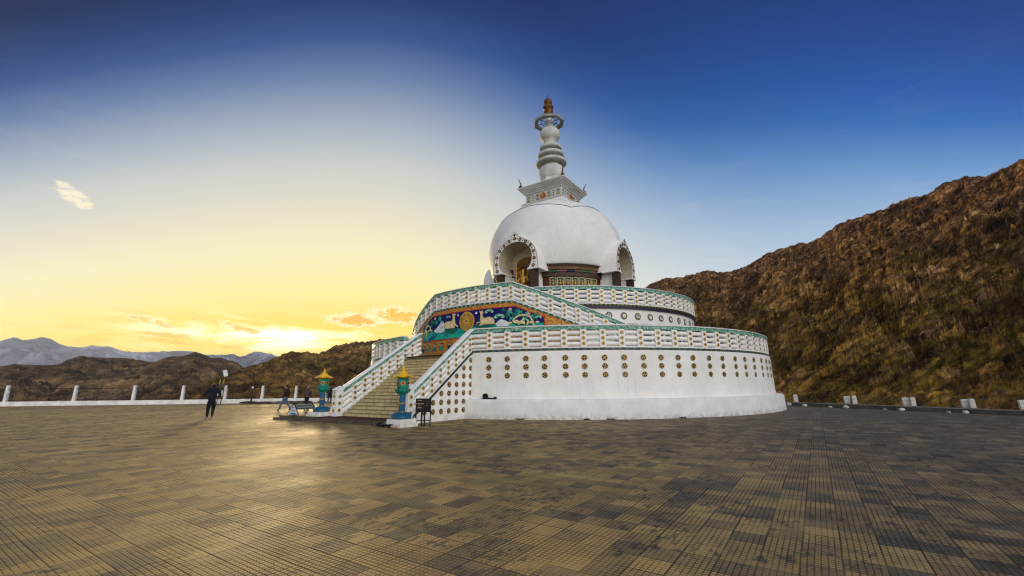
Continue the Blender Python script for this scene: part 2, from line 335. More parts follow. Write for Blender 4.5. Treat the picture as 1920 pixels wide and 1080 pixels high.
# ------------------------------------------------------------------ setting: plaza, ground, hills
AZ = 4.115578; CX, CY = 3.8697, 35.4714
NV = (math.cos(AZ), math.sin(AZ)); MV = (-NV[1], NV[0])
def uvw(u, v_, z=0.): return (CX+u*NV[0]+v_*MV[0], CY+u*NV[1]+v_*MV[1], z)
def tile_fn(h, b, pos, c4):
    p = h.mapping(pos, rot=(0,0,-AZ))
    wob = h.noise(p, .9, 2, .5, out=1)
    vm = h.n('ShaderNodeVectorMath', operation='MULTIPLY_ADD'); h.set(vm.inputs[0], wob); vm.inputs[1].default_value = (.022,.022,0); h.set(vm.inputs[2], p)
    px, py, pz = h.sep(vm.outputs[0])
    S = .31
    tx = h.m('DIVIDE', px, S); ty = h.m('DIVIDE', py, S)
    fx, fy = h.m('FLOOR', tx), h.m('FLOOR', ty)
    wn = h.n('ShaderNodeTexWhiteNoise', noise_dimensions='2D'); h.set(wn.inputs['Vector'], h.xyz(fx, fy, 0))
    rnd = wn.outputs['Value']; wc = wn.outputs['Color']
    wn2 = h.n('ShaderNodeTexWhiteNoise', noise_dimensions='2D')   # pairs of tiles laid from one batch
    h.set(wn2.inputs['Vector'], h.xyz(h.m('FLOOR', h.m('DIVIDE', h.m('ADD', fx, h.m('MULTIPLY', fy, 1.)), 2.)), h.m('ADD', fy, 31.), 0))
    big = h.noise(p, .16, 4, .6)
    sel = h.m('ADD', h.m('ADD', h.m('MULTIPLY', rnd, .66), h.m('MULTIPLY', wn2.outputs['Value'], .22)), h.m('ADD', h.m('MULTIPLY', h.m('SUBTRACT', big, .5), .9), h.m('MULTIPLY', h.m('SUBTRACT', h.noise(h.mapping(p, scale=(1,.8,1)), 1.7, 5, .7), .49), 1.0)), clamp=True)
    wx = h.sep(pos)[0]
    grey = h.mr(h.m('ADD', wx, h.m('MULTIPLY', h.m('SUBTRACT', big, .5), 12.)), -2., 13.)
    tan = h.ramp(sel, [(0,(.50,.33,.105)),(.28,(.42,.28,.09)),(.5,(.30,.20,.072)),(.66,(.21,.15,.066)),(.8,(.125,.094,.05)),(1,(.065,.05,.03))])
    gr = h.ramp(sel, [(0,(.34,.26,.14)),(.25,(.26,.195,.11)),(.40,(.145,.128,.095)),(.56,(.20,.138,.068)),(.72,(.115,.105,.085)),(.86,(.095,.074,.05)),(1,(.052,.045,.034))])
    c = h.mix(grey, tan, gr)  # sunset glow put into the tile colour: golden left, greyer and darker right
    # pale worn strip of newer slabs along the right hand wall
    wy = h.sep(pos)[1]
    dr = h.m('ADD', h.m('MULTIPLY', wx, .93), h.m('MULTIPLY', wy, .36))     # distance measure towards the right wall
    pale = h.m('MULTIPLY', h.mr(dr, 19.5, 21.), h.mr(h.noise(p, .5, 3), .35, .6))
    c = h.mix(h.m('MULTIPLY', pale, .5), c, (.135,.135,.125,1))
    # patchy dirt and flaked glaze
    fl = h.noise(h.mapping(p, scale=(1,1.6,1)), 5.5, 6, .7)
    flm = h.m('MULTIPLY', h.mr(fl, .52, .57), h.mr(h.noise(p, .7, 4, .6), .46, .58))
    c = h.mix(h.m('MULTIPLY', flm, .8), c, (.030,.026,.020,1))
    fine = h.mr(h.noise(p, 38., 3, .7), .3, .7, .8, 1.18)
    c = h.mix(1., c, h.xyz(fine, fine, fine), 'MULTIPLY')
    def line(t, w):
        fr = h.m('FRACT', t); return h.m('MULTIPLY', h.mr(h.m('MINIMUM', fr, h.m('SUBTRACT', 1., fr)), w*.55, w, 1., 0.), 1.)
    def grid(k, w): return h.m('MAXIMUM', line(h.m('MULTIPLY', tx, k), w), line(h.m('MULTIPLY', ty, k), w))
    gv = h.m('MULTIPLY', grid(6., .14), h.mr(h.noise(p, 1.3, 4, .6), .33, .55, .35, 1.))
    jt = h.m('MULTIPLY', grid(1., .036), h.mr(h.noise(p, .8, 4, .6), .36, .58, .3, 1.))
    dark = h.m('MAXIMUM', h.m('MULTIPLY', gv, .8), h.m('MULTIPLY', jt, .92))
    c = h.mix(dark, c, (.016,.012,.008,1))
    h.set(b.inputs['Base Color'], c)
    h.set(b.inputs['Roughness'], h.m('ADD', h.mr(big, .3, .7, .57, .74), h.m('MULTIPLY', dark, .3)))
    hgt = h.m('SUBTRACT', h.m('ADD', h.m('MULTIPLY', rnd, .35), h.m('MULTIPLY', fl, .5)), h.m('MULTIPLY', dark, 1.))
    bn = h.n('ShaderNodeBump'); bn.inputs['Strength'].default_value = .55; bn.inputs['Distance'].default_value = .006
    h.set(bn.inputs['Height'], hgt); h.set(b.inputs['Normal'], bn.outputs[0])
mat('plaza_tiles', (.1,.1,.1), .5, spec=.38, fn=tile_fn)
def rock_fn(lo, mid, hi, dark, sc_, strata=1., warm=None, zr=(0, 60)):
    def fn(h, b, pos, c4):
        def dt(vx):
            q = h.n('ShaderNodeVectorMath', operation='DOT_PRODUCT'); h.set(q.inputs[0], pos); q.inputs[1].default_value = vx; return q.outputs['Value']
        pr = h.xyz(dt((.63*.48, -.52*.48, .57*.48)), dt((-.44*1.1, .37*1.1, .82*1.1)), dt((.64*.55, .77*.55, 0)))
        n1 = h.noise(pr, sc_*.35, 7, .68, dist=.4)
        n2 = h.noise(pr, sc_*1.6, 8, .72)
        n3 = h.noise(pos, sc_*.06, 5, .6)
        n4 = h.noise(h.mapping(pr, loc=(40,3,8)), sc_*.7, 7, .7, dist=.8)
        f = h.m('ADD', h.m('MULTIPLY', n1, .5), h.m('MULTIPLY', n2, .5))
        c = h.ramp(f, [(.40,dark),(.47,lo),(.525,mid),(.61,hi)])
        vo = h.n('ShaderNodeTexVoronoi'); h.set(vo.inputs['Vector'], h.xyz(*[h.m('ADD', a_, h.m('MULTIPLY', h.m('SUBTRACT', b_, .5), 1.6/sc_)) for a_, b_ in zip(h.sep(pr), h.sep(h.noise(pr, sc_*.8, 3, .6, out=1)))])); vo.inputs['Scale'].default_value = sc_*.9
        cell = h.sep(vo.outputs['Color'])[0]; cf = h.mr(cell, 0., 1., .62, 1.38, smooth=False); crk = h.mr(vo.outputs['Distance'], .45, .78)
        z = h.sep(pos)[2]
        if warm:
            wm = h.m('MULTIPLY', h.mr(h.m('ADD', z, h.m('MULTIPLY', h.m('SUBTRACT', n3, .5), 50.)), zr[1], zr[0]), h.mr(n4, .36, .62))
            c = h.mix(h.m('MULTIPLY', wm, .85), c, h.ramp(f, [(.34,tuple(q*.35 for q in warm)),(.5,tuple(q*.85 for q in warm)),(.68,tuple(q*1.7 for q in warm))]))
            c = h.mix(h.m('MULTIPLY', h.mr(n4, .60, .70), .55), c, tuple((warm[0]*2.1, warm[1]*1.45, warm[2]*2.2))+(1,))
        bf = h.mr(h.noise(pr, sc_*.13, 4, .6), .33, .66, .55, 1.5); cf = h.m('MULTIPLY', cf, bf)
        c = h.mix(1., c, h.xyz(cf, cf, cf), 'MULTIPLY'); c = h.mix(h.m('MULTIPLY', crk, .55), c, dark+(1,) if len(dark) == 3 else dark)
        h.set(b.inputs['Base Color'], c)
        bn = h.n('ShaderNodeBump'); bn.inputs['Strength'].default_value = 1.; bn.inputs['Distance'].default_value = 1.6/sc_
        h.set(bn.inputs['Height'], h.m('ADD', h.m('SUBTRACT', f, h.m('MULTIPLY', crk, .35)), h.m('MULTIPLY', n4, .6))); h.set(b.inputs['Normal'], bn.outputs[0])
    return fn
mat('rock_slope', (0,0,0), .9, spec=.15, fn=rock_fn((.17,.080,.034), (.31,.165,.070), (.62,.38,.20), (.024,.011,.007), 1.5, warm=(.46,.30,.035), zr=(-2, 34)))
mat('rock_near', (0,0,0), .9, spec=.15, fn=rock_fn((.17,.10,.03), (.27,.165,.05), (.46,.30,.10), (.03,.018,.007), .5, warm=(.28,.17,.04), zr=(-5, 30)))
mat('rock_mid', (0,0,0), .9, spec=.15, fn=rock_fn((.17,.10,.045), (.28,.175,.08), (.48,.32,.15), (.05,.03,.016), .16))
mat('rock_far_hazed', (0,0,0), .95, spec=.1, fn=rock_fn((.36,.38,.46), (.42,.44,.52), (.50,.51,.57), (.28,.30,.38), .02))  # pale blue in the rock colour adds to the haze
# gradient noise
PERM = rng.permutation(512).astype(np.int64); PERM = np.concatenate([PERM, PERM, PERM])
def pnoise(x, y):
    xi = np.floor(x).astype(np.int64); yi = np.floor(y).astype(np.int64); xf = x-xi; yf = y-yi
    u = xf*xf*xf*(xf*(xf*6-15)+10); w = yf*yf*yf*(yf*(yf*6-15)+10)
    def gr(ix, iy, dx, dy):
        a = PERM[(PERM[ix & 511]+iy) & 511]*(2*np.pi/512.); return np.cos(a)*dx+np.sin(a)*dy
    a = gr(xi, yi, xf, yf); b = gr(xi+1, yi, xf-1, yf); c = gr(xi, yi+1, xf, yf-1); d = gr(xi+1, yi+1, xf-1, yf-1)
    return (a+(b-a)*u)+((c+(d-c)*u)-(a+(b-a)*u))*w
def fbm(x, y, o=6, ridged=False, gain=.52):
    s = 0; a = 1.; t = 0
    for k in range(o):
        q = pnoise(x*2**k+17.3*k, y*2**k-9.1*k)
        s = s+a*((1-2.2*np.abs(q))-.5 if ridged else q*1.6); t += a; a *= gain
    return s/t*1.6
def hill(name, mname, ridge, Df, Dc, zf, amp, freq, na, nt_, az0, az1, shape=.85, stretch=.5, tilt=.6, back=1.7, label=None, skew=.0, ridge_amp=.07, footz=None):
    A = np.radians(np.linspace(az0, az1, na)); T = np.concatenate([np.linspace(0, 1, nt_), 1+np.linspace(0, 1, nt_//4)[1:]**1.2*(back-1)])
    ra = np.radians([q[0] for q in ridge]); rt = np.array([q[1] for q in ridge])
    tan = np.interp(A, ra, rt)
    Dfv = Df(np.degrees(A)) if callable(Df) else np.full(na, Df); Dcv = Dc(np.degrees(A)) if callable(Dc) else np.full(na, Dc)
    TT, AA = np.meshgrid(T, A, indexing='ij')
    D = Dfv[None]+(Dcv-Dfv)[None]*TT
    x = np.sin(AA)*D; y = np.cos(AA)*D
    zc = 1.55+tan[None]*Dcv[None]
    g_ = np.where(TT <= 1, np.clip(TT, 0, 1)**shape, 1-(TT-1)/(back-1)*.9)
    z = zf+(zc-zf)*g_
    # keep the skyline on its line of sight, let the body of the slope fold into spurs and gullies
    env = np.clip(1-np.abs(TT-1)*1.0/.12, 0, 1); env = 1-(1-ridge_amp)*env
    env = env*np.clip(TT*6+.1, 0, 1)
    ca, sa = math.cos(tilt), math.sin(tilt)
    face = (x*.77-y*.64)*freq+z*.55*freq, z*freq*1.25+(x*.64+y*.77)*freq*.35
    xr = (x*ca+y*sa+z*skew)*freq; yr = (-x*sa+y*ca)*freq*stretch
    if skew < -1.1: xr, yr = face
    d1 = fbm(xr*.5, yr*.5, 7, True); d2 = fbm(xr*4+5, yr*4*1.3, 6, False, .6)
    z = z+amp*env*d1*.9-amp*.35*np.clip(env-ridge_amp, 0, 1)+amp*.36*env*d2
    s1 = (x*.63-y*.52+z*.57)*freq*2.2; s2 = (-.44*x+.37*y+.82*z)*freq*9.; d3 = fbm(s1+50, s2, 6, True, .62); z = z+amp*.26*env*d3
    # never let a fold on the slope rise over the skyline
    lim = 1.55+(tan[None]+ (0.0))*D
    z = np.where(TT < .985, np.minimum(z, lim-.004*D*(1-TT)), z)
    nT = len(T)
    vs = np.stack([x, y, z], -1).reshape(-1, 3)
    ii, jj = np.meshgrid(np.arange(nT-1), np.arange(na-1), indexing='ij'); a = (ii*na+jj).ravel()
    fs = np.stack([a, a+1, a+na+1, a+na], 1)
    me = bpy.data.meshes.new(name); me.vertices.add(len(vs)); me.vertices.foreach_set('co', vs.ravel())
    me.loops.add(len(fs)*4); me.loops.foreach_set('vertex_index', fs.ravel().astype(np.int32))
    me.polygons.add(len(fs)); me.polygons.foreach_set('loop_start', np.arange(0, len(fs)*4, 4)); 
    me.polygons.foreach_set('use_smooth', np.zeros(len(fs), bool)); me.update(calc_edges=True); me.validate()
    me.materials.append(M[mname]); o = bpy.data.objects.new(name, me); sc.collection.objects.link(o)
    tag(o, label, None, None, 'structure'); return o
def jag(r, az0, az1, n, a, seed):
    """small crags on a skyline"""
    A = np.linspace(az0, az1, n); t = np.interp(A, [q[0] for q in r], [q[1] for q in r])
    t = t+a*fbm(A*1.7+seed, A*0+seed*3.1, 6, False, .62); return list(zip(A, t))
RIGHT = [(-20,.03),(-5,.05),(8,.10),(14,.17),(18.4,.2207),(20.05,.2279),(21.94,.2259),(24.45,.2367),(27.08,.2287),(29.11,.2355),(31.46,.2576),(33.1,.2638),(34.17,.2681),(35.67,.2662),(36.98,.2777),(38.77,.294),(40.19,.2993),(41.53,.3013),(42.87,.309),(44.56,.315),(45.7,.3105),(46.95,.3225),(48.43,.3264),(49.75,.3194),(50.8,.325),(52.15,.333),(56,.35),(64,.40),(80,.42),(100,.36)]
hill('mountain', 'rock_slope', jag(RIGHT, -20, 100, 1600, .0042, 3.), lambda a: np.interp(a, [-20,10,20,35,50,60,100],[75,66,54,40,33,30,30]), lambda a: np.interp(a,[-20,20,40,60,100],[230,190,150,125,120]), -2.2, 6.5, .085, 1300, 460, -20, 100, shape=.92, stretch=.45, tilt=-.55, skew=-1.3, label='steep brown and olive rocky mountainside rising behind the right wall')
NEARL = [(-42,-.03),(-36,-.008),(-34.59,.0089),(-33.49,.0205),(-32.08,.0296),(-30.64,.041),(-30.13,.0421),(-29.13,.0507),(-27.59,.0639),(-26.79,.0696),(-25.11,.0703),(-24.22,.0663),(-23.08,.0711),(-21.95,.085),(-20.75,.0889),(-19.84,.0927),(-17.65,.0958),(-16.38,.0998),(-12,.10),(-4,.09),(4,.05)]
hill('rocky_hill', 'rock_near', jag(NEARL, -42, 4, 700, .0040, 11.), 85, lambda a: np.interp(a,[-42,-34,-26,-16,4],[150,180,240,260,260]), -16, 9., .035, 620, 170, -42, 4, shape=.8, stretch=.5, tilt=.5, skew=-1., label='brown craggy hill right below the sun left of the stupa')
HB = [(-52,-.03),(-44,.0),(-40.89,.0208),(-39.8,.0346),(-39.24,.0421),(-38.65,.0488),(-38.05,.0539),(-36.75,.0565),(-35.81,.0648),(-34.94,.0604),(-34.19,.0538),(-33.72,.0561),(-32.97,.0524),(-31.94,.0467),(-31.39,.0388),(-30.04,.0268),(-26,.0),(-20,-.01)]
hill('rocky_hill', 'rock_mid', jag(HB, -52, -20, 600, .0014, 23.), 170, 430, -30, 17., .016, 560, 150, -52, -20, shape=.8, stretch=.6, tilt=.4, label='brown pyramid shaped hill in the middle distance, peak above the walking man')
HA = [(-75,.02),(-60,.035),(-49.24,.0343),(-48.36,.0371),(-46.77,.0362),(-45.73,.0384),(-45.34,.0453),(-44.53,.0526),(-42.86,.0502),(-41.71,.05),(-40.72,.0496),(-39.25,.0439),(-37.26,.0353),(-32,.01)]
hill('rocky_hill', 'rock_mid', jag(HA, -75, -32, 600, .0014, 31.), 190, 520, -34, 19., .014, 520, 150, -75, -32, shape=.75, stretch=.7, tilt=-.3, label='dark brown hill range at the far left below the blue mountains')
HS = [(-44,.01),(-41,.03),(-39.8,.0440),(-39.2,.0466),(-38.6,.0455),(-37,.036),(-33,.01)]
hill('rocky_hill', 'rock_mid', jag(HS, -44, -33, 120, .001, 37.), 700, 1100, -60, 20., .01, 110, 50, -44, -33, label='small hazy hill peeping between two brown ridges')
HP = [(-40,.03),(-36.5,.05),(-35.84,.057),(-34.93,.0594),(-33.74,.059),(-32.77,.0605),(-32.29,.0628),(-31.76,.0569),(-31.17,.0603),(-30.54,.0678),(-29.76,.0672),(-28.67,.0635),(-27.55,.0565),(-25,.045),(-18,.04),(0,.04)]
hill('rocky_hill', 'rock_far_hazed', jag(HP, -40, 0, 400, .0018, 43.), 800, 1700, -80, 60., .006, 300, 80, -40, 0, label='pinkish hazy ridge under the brightest clouds')
HF = [(-90,.05),(-60,.07),(-52,.066),(-49.58,.0701),(-48.88,.0765),(-48.31,.0724),(-47.16,.0796),(-46.76,.0792),(-46.08,.0708),(-45.18,.0666),(-44.88,.0651),(-43.95,.0695),(-42.83,.0696),(-42.04,.0659),(-41.02,.0612),(-39.6,.0623),(-37.04,.0659),(-35.89,.0637),(-34.92,.0574),(-32,.045),(-24,.03)]
hill('distant_mountains', 'rock_far_hazed', jag(HF, -90, -24, 900, .0016, 53.), 2300, 4200, -150, 190., .0018, 420, 110, -90, -24, label='pale blue mountain range far away on the left horizon', ridge_amp=.06)
# flat valley floor out to the horizon
gm = MB(); gm.lathe([(0.01,0),(60,0),(400,-20),(2000,-60),(9000,-110)], 96)
go = gm.build('ground', 'rock_mid', None, (0, 0, -18)); tag(go, kind='structure')
# the plaza slab
FENCE = [(-70.,41.6),(-48.5,42.75),(-42.5,43.35),(-37.3,43.95),(-33.0,44.55),(-29.1,45.15),(-25.7,45.8),(-22.5,46.4),(-19.7,47.0),(-16.0,47.7)]
BACK = [(-7.,54.5),(4.,57.5),(15.,52.),(20.3,42.),(19.6,31.6)]
RWALL = [(19.6,31.6),(23.4,21.0),(29.,5.4),(34.,-8.5),(38.,-20.)]
outline = FENCE+BACK+RWALL[1:]+[(38,-30),(-70,-30)]
pl = MB(); n_ = len(outline)
top = [(x, y, 0.) for x, y in outline]; bot = [(x*1.01, y*1.01, -14.) for x, y in outline]
pl.add(top+bot, [tuple(range(n_-1, -1, -1))]+[(i, (i+1) % n_, n_+(i+1) % n_, n_+i) for i in range(n_)])
po = pl.build('plaza', 'plaza_tiles'); fix_normals(po); tag(po, kind='structure')
if HAZE > 0:
    hz = MB(); hz.box((0, 0, (HTOP-140)/2), (9600, 9600, HTOP+140))
    ho = hz.build('haze', []); 
    hm = bpy.data.materials.new('haze'); hm.use_nodes = True; hn = hm.node_tree; hn.nodes.clear()
    pv = hn.nodes.new('ShaderNodeVolumePrincipled'); pv.inputs['Density'].default_value = HAZE; pv.inputs['Color'].default_value = (.84,.87,.93,1); pv.inputs['Anisotropy'].default_value = -.3
    oo = hn.nodes.new('ShaderNodeOutputMaterial'); hn.links.new(pv.outputs[0], oo.inputs['Volume'])
    ho.data.materials.append(hm); tag(ho, kind='stuff', label='thin evening haze', cat='haze')
# ------------------------------------------------------------------ the stupa (local frame: x towards the stair, y to the near side)
ST = empty('stupa', (CX, CY, 0), AZ, label='white domed Buddhist stupa with two ringed terraces, mural stair front and tall spire', cat='stupa')
R1, RW, RP, R2, RF = 14.4553, 14.55, 15.0, 10.221, 11.68
Z1, Z2 = 3.17, 6.12
W = 2.55
PHC = math.asin(W/R1)
CAML = Matrix.Rotation(-AZ, 4, 'Z') @ Vector((-CX, -CY, 1.55))
bits = {}      # kind -> [(verts, faces, mats, centre, normal, parent)]
def bit(kind, mb, c, nrm, parent): bits.setdefault(kind, []).append((mb, Vector(c), Vector(nrm), parent))
def P(r, a, z): return (r*math.cos(a), r*math.sin(a), z)
# --- plinth, drums, terraces
b = MB(); b.lathe([(RP+.05, 0), (RP, .80), (RP-.03, .86), (RP-.12, .895), (RW-.2, .90)], 160, a0=PHC*.9, a1=2*math.pi-PHC*.9)
b.build('plinth', 'plinth_paint', ST)
b = MB(); b.lathe([(RW+.06, .7), (RW+.02, 1.2), (RW, 2.2), (RW-.03, Z1-.06), (RW-.03, Z1-.02)], 192, a0=PHC*.98, a1=2*math.pi-PHC*.98)
drum = b.build('drum_wall', 'white_paint', ST)
b = MB(); b.lathe([(RW-.04, Z1-.012), (R2-.5, Z1-.012)], 128, smooth=False); b.build('terrace_floor', 'terrace_stone', ST)
b = MB(); b.lathe([(R2-.06, Z1-.1), (R2-.08, 5.88), (R2-.08, Z2-.05)], 160); udrum = b.build('drum_wall', 'white_paint', ST)
b = MB(); b.lathe([(R2, Z2-.055), (R2, Z2-.015), (4.5, Z2-.01)], 128, smooth=False); b.build('terrace_floor', 'terrace_stone', ST)
# --- balustrades ----------------------------------------------------
def rosette(c, nrm, r=.098):
    m = MB(); nv = Vector(nrm)
    m.disc(c, nrm, r, .018, 14, 0); m.disc(Vector(c)+nv*.014, nrm, r*.66, .016, 12, 1); m.disc(Vector(c)+nv*.026, nrm, r*.34, .012, 10, 2)
    return m
def baluster(fn, s, hw, h0, h1, dep=.22):
    m = MB(); vs = []
    for zz in (h0, h1):
        for (ds, o) in ((-hw, -dep), (hw, -dep), (hw, .03), (-hw, .03)):
            (x, y, z), n = fn(s+ds); vs.append((x+n[0]*o, y+n[1]*o, z+zz))
    m.hexa(vs); return m
def balustrade(fn, ss, posts, mats=('chequer_navy', 'jade_mosaic'), hw=.15, label=None, closed=False, band=.10, thick=.26, sfac=1., band2=None):
    """fn(s) -> (base point, outward 2d normal); s in metres; three fat rails between flat posts, jade frieze and white coping"""
    path = [(fn(s)) for s in ss]
    r = MB()
    for zc in (.30, .57, .84):
        cir = [(-.11+.105*math.cos(w*math.pi/4), zc+.105*math.sin(w*math.pi/4)) for w in range(8)]
        r.sweep(path, cir[::-1], smooth=True)
    r.sweep(path, [(.0, .10), (-.22, .10), (-.22, .165), (.0, .165)][::-1])
    o = r.build('balustrade', 'white_trim', ST); fix_normals(o)
    if label: o['label'] = label
    c = MB(); c.sweep(path, [(.02, .99), (-.25, .99), (-.25, 1.16), (.02, 1.16)][::-1]); q = c.build('mosaic_band', mats[1], o); fix_normals(q)
    c = MB(); c.sweep(path, [(.075, 1.162), (-.31, 1.162), (-.31, 1.19), (-.2, 1.225), (-.03, 1.225), (.075, 1.19)][::-1]); q = c.build('coping', 'white_trim', o); fix_normals(q)
    c = MB(); c.sweep(path, [(.055, .0), (-.05, .0), (-.05, band), (.055, band)][::-1]); q = c.build('painted_band', mats[0], o); fix_normals(q)
    if band2:
        c = MB(); c.sweep(path, [(.03, -.16), (-.05, -.16), (-.05, -.004), (.03, -.004)][::-1]); q = c.build('painted_band', band2, o); fix_normals(q)
    for s in posts:
        (x, y, z), n = fn(s); m = baluster(fn, s, hw, band+.012, .985)
        bit('baluster', m, (x, y, z+.6), (n[0], n[1], 0), o)
        for zc in (.31, .57, .83):
            cc = (x+n[0]*.028, y+n[1]*.028, z+zc); bit('rosette', rosette(cc, (n[0], n[1], 0)), cc, (n[0], n[1], 0), o)
    return o
def circ_fn(R, z): return lambda s: (P(R, s/R, z), (math.cos(s/R), math.sin(s/R)))
# lower ring: posts 0.933 m apart starting at the stair corner
a_posts = [.243+.0645*k for k in range(0, 93)]
a_posts = [a for a in a_posts if a < 2*math.pi-.243+.01]
ss = np.linspace(PHC*R1, (2*math.pi-PHC)*R1, 260)
lowb = balustrade(circ_fn(R1, Z1), ss, [a*R1 for a in a_posts], label='balustrade ring around the lower terrace')
# upper ring
ss = np.linspace(.275*R2, (2*math.pi-.275)*R2, 200)
up_posts = [.663+.0742*k for k in range(-5, 76)]
up_posts = [a for a in up_posts if a < 2*math.pi-.29]
upb = balustrade(circ_fn(R2, Z2-.03), ss, [a*R2 for a in up_posts], mats=('chequer_olive', 'jade_mosaic'), hw=.13, label='balustrade ring around the upper terrace', band2='chequer_maroon')
# mural front: top landing flat between -3.1 and 3.1, sloping down on both sides
def zfac(s):
    a = abs(s)
    return 6.17 if a < 3.05 else max(Z1+.02, 6.17-(a-3.05)*.40)
def fac_fn(s): a = s/RF; return (P(RF, a, zfac(s)), (math.cos(a), math.sin(a)))
ss = sorted(set(list(np.linspace(-10.2, 10.2, 110))+[-3.05, 3.05]))
facb = balustrade(fac_fn, ss, [.72+.752*k for k in range(-14, 13)], mats=('chequer_green', 'jade_mosaic'), label='sloping balustrade above the painted mural')
# facade wall
b = MB(); vs = []; fs = []
for i, s in enumerate(ss):
    a = s/RF
    vs += [P(RF-.02, a, Z1-.05), P(RF-.02, a, zfac(s)), P(RF-.30, a, zfac(s)), P(RF-.30, a, Z1-.05)]
for i in range(len(ss)-1):
    o_ = i*4; fs += [(o_, o_+4, o_+5, o_+1), (o_+1, o_+5, o_+6, o_+2), (o_+2, o_+6, o_+7, o_+3)]
b.add(vs, fs); q = b.build('stair_wall', 'white_paint', ST); fix_normals(q)
# landing and curved side steps behind the mural wall
b = MB()
b.lathe([(RF-.3, Z2-.005), (R2-.1, Z2-.005)], 24, smooth=False, a0=-3.05/RF, a1=3.05/RF)
for sg in (-1, 1):
    n = 17
    for k in range(n):
        s0 = 3.05+k*(6.9/n); s1 = s0+6.9/n; zz = Z2-(k+1)*(Z2-Z1)/(n+1)
        a0, a1 = sorted((sg*s0/RF, sg*s1/RF))
        b.lathe([(R2-.07, zz), (RF-.3, zz)], 3, smooth=False, a0=a0, a1=a1)
        aa = sg*s0/RF; b.add([P(R2-.07, aa, zz), P(RF-.3, aa, zz), P(RF-.3, aa, zz+.17), P(R2-.07, aa, zz+.17)], [(0,1,2,3)])
b.build('side_steps', 'terrace_stone', ST)
# --- the mural (relief on the curved wall) --------------------------
def cyl(s, z, d): a = s/RF; return P(RF+d, a, z)
from mathutils.geometry import tessellate_polygon
def relief(m, pts, d, mi=0, thick=.03, seg=.25):
    """a flat outline (arc length, height) laid on the curved wall, standing d proud"""
    # split long edges so that the outline follows the curve
    q = []
    for i, (a, b_) in enumerate(pts):
        c_, e = pts[(i+1) % len(pts)]; L_ = math.hypot(c_-a, e-b_); k = max(1, int(L_/seg))
        for t in range(k): q.append((a+(c_-a)*t/k, b_+(e-b_)*t/k))
    tri = tessellate_polygon([[Vector((a, b_, 0)) for a, b_ in q]])
    front = [cyl(a, z, d) for a, z in q]; backv = [cyl(a, z, d-thick) for a, z in q]; n = len(q)
    m.add(front+backv, [tuple(t) for t in tri]+[(i, (i+1) % n, n+(i+1) % n, n+i) for i in range(n)], mi)
def slabs(m, pts, d, mi=0, w=.35):
    """a wide outline cut into narrow upright slabs so that it hugs the curve"""
    lo = min(q[0] for q in pts); hi = max(q[0] for q in pts); k = int((hi-lo)/w)+1
    def clip(poly, x, keep_right):
        out = []
        for i in range(len(poly)):
            a, b_ = poly[i], poly[(i+1) % len(poly)]; ia = (a[0] >= x) == keep_right or a[0] == x; ib = (b_[0] >= x) == keep_right or b_[0] == x
            if ia: out.append(a)
            if ia != ib: t = (x-a[0])/(b_[0]-a[0]); out.append((x, a[1]+(b_[1]-a[1])*t))
        return out
    for i in range(k):
        q = clip(clip(pts, lo+(hi-lo)*i/k, True), lo+(hi-lo)*(i+1)/k, False)
        if len(q) >= 3: relief(m, q, d, mi, .03, 9.)
def ell(cx, cy, rx, ry, n=20, ph=0.): return [(cx+rx*math.cos(2*math.pi*k/n+ph), cy+ry*math.sin(2*math.pi*k/n+ph)) for k in range(n)]
def strip_rel(m, s0, s1, z0f, z1f, d, mi=0, n=60, thick=.03):
    vs = []
    for k in range(n+1):
        s = s0+(s1-s0)*k/n; za, zb = z0f(s), z1f(s); vs += [cyl(s, za, d), cyl(s, zb, d), cyl(s, zb, d-thick), cyl(s, za, d-thick)]
    fs = []
    for k in range(n):
        o_ = 4*k
        for e in range(4): fs.append((o_+e, o_+(e+1) % 4, o_+4+(e+1) % 4, o_+4+e))
    m.add(vs, fs, mi)
mur = MB(); SL = 7.2
strip_rel(mur, -5.85, 7.2, lambda s: Z1, lambda s: max(zfac(s)-.004, Z1+.01), .02, 0, 140)
mural = mur.build('mural', 'gold_ornament', ST); fix_normals(mural); mural['label'] = 'gold bordered mural of deer and wheel on the stair wall'
ptop = lambda s: min(5.90, 5.90-(abs(s)-3.2)*.42) if abs(s) > 3.2 else 5.90
pb = MB(); strip_rel(pb, -4.55, 4.85, lambda s: 4.36, ptop, .045, 0, 90)
q = pb.build('painted_panel', 'mural_ind', mural); fix_normals(q)
pb = MB()
for a_, b_ in ((-4.6, -4.54), (4.84, 4.90)): strip_rel(pb, a_, b_, lambda s: 4.32, lambda s: ptop(4.6)+.05, .06, 0, 1)
strip_rel(pb, -4.55, 4.85, lambda s: ptop(s)-.01, lambda s: ptop(s)+.035, .06, 0, 80); strip_rel(pb, -4.55, 4.85, lambda s: 4.30, lambda s: 4.36, .06, 0, 60)
q = pb.build('panel_frame', 'mural_red', mural); fix_normals(q)
pb = MB()
slabs(pb, [(-4.5,4.37),(-4.5,5.05),(-3.9,4.93),(-3.52,4.90),(-2.78,4.93),(-1.83,4.96),(-.67,4.93),(-.1,4.75),(.6,4.9),(1.9,4.98),(3.0,4.95),(4.1,4.98),(4.82,4.9),(4.82,4.37)], .062, 0)
slabs(pb, [(-4.5,4.37),(-4.45,4.62),(-4.1,4.45),(-3.7,4.40)], .075, 1); slabs(pb, [(-3.75,4.45),(-3.4,4.62),(-3.0,4.66),(-2.75,4.60),(-3.1,4.42),(-3.5,4.39)], .078, 2)
slabs(pb, [(-3.2,4.72),(-2.8,4.9),(-2.5,4.74),(-2.9,4.56)], .078, 1); slabs(pb, [(-2.2,4.72),(-1.6,4.50),(-1.5,4.62),(-1.9,4.78)], .078, 1)
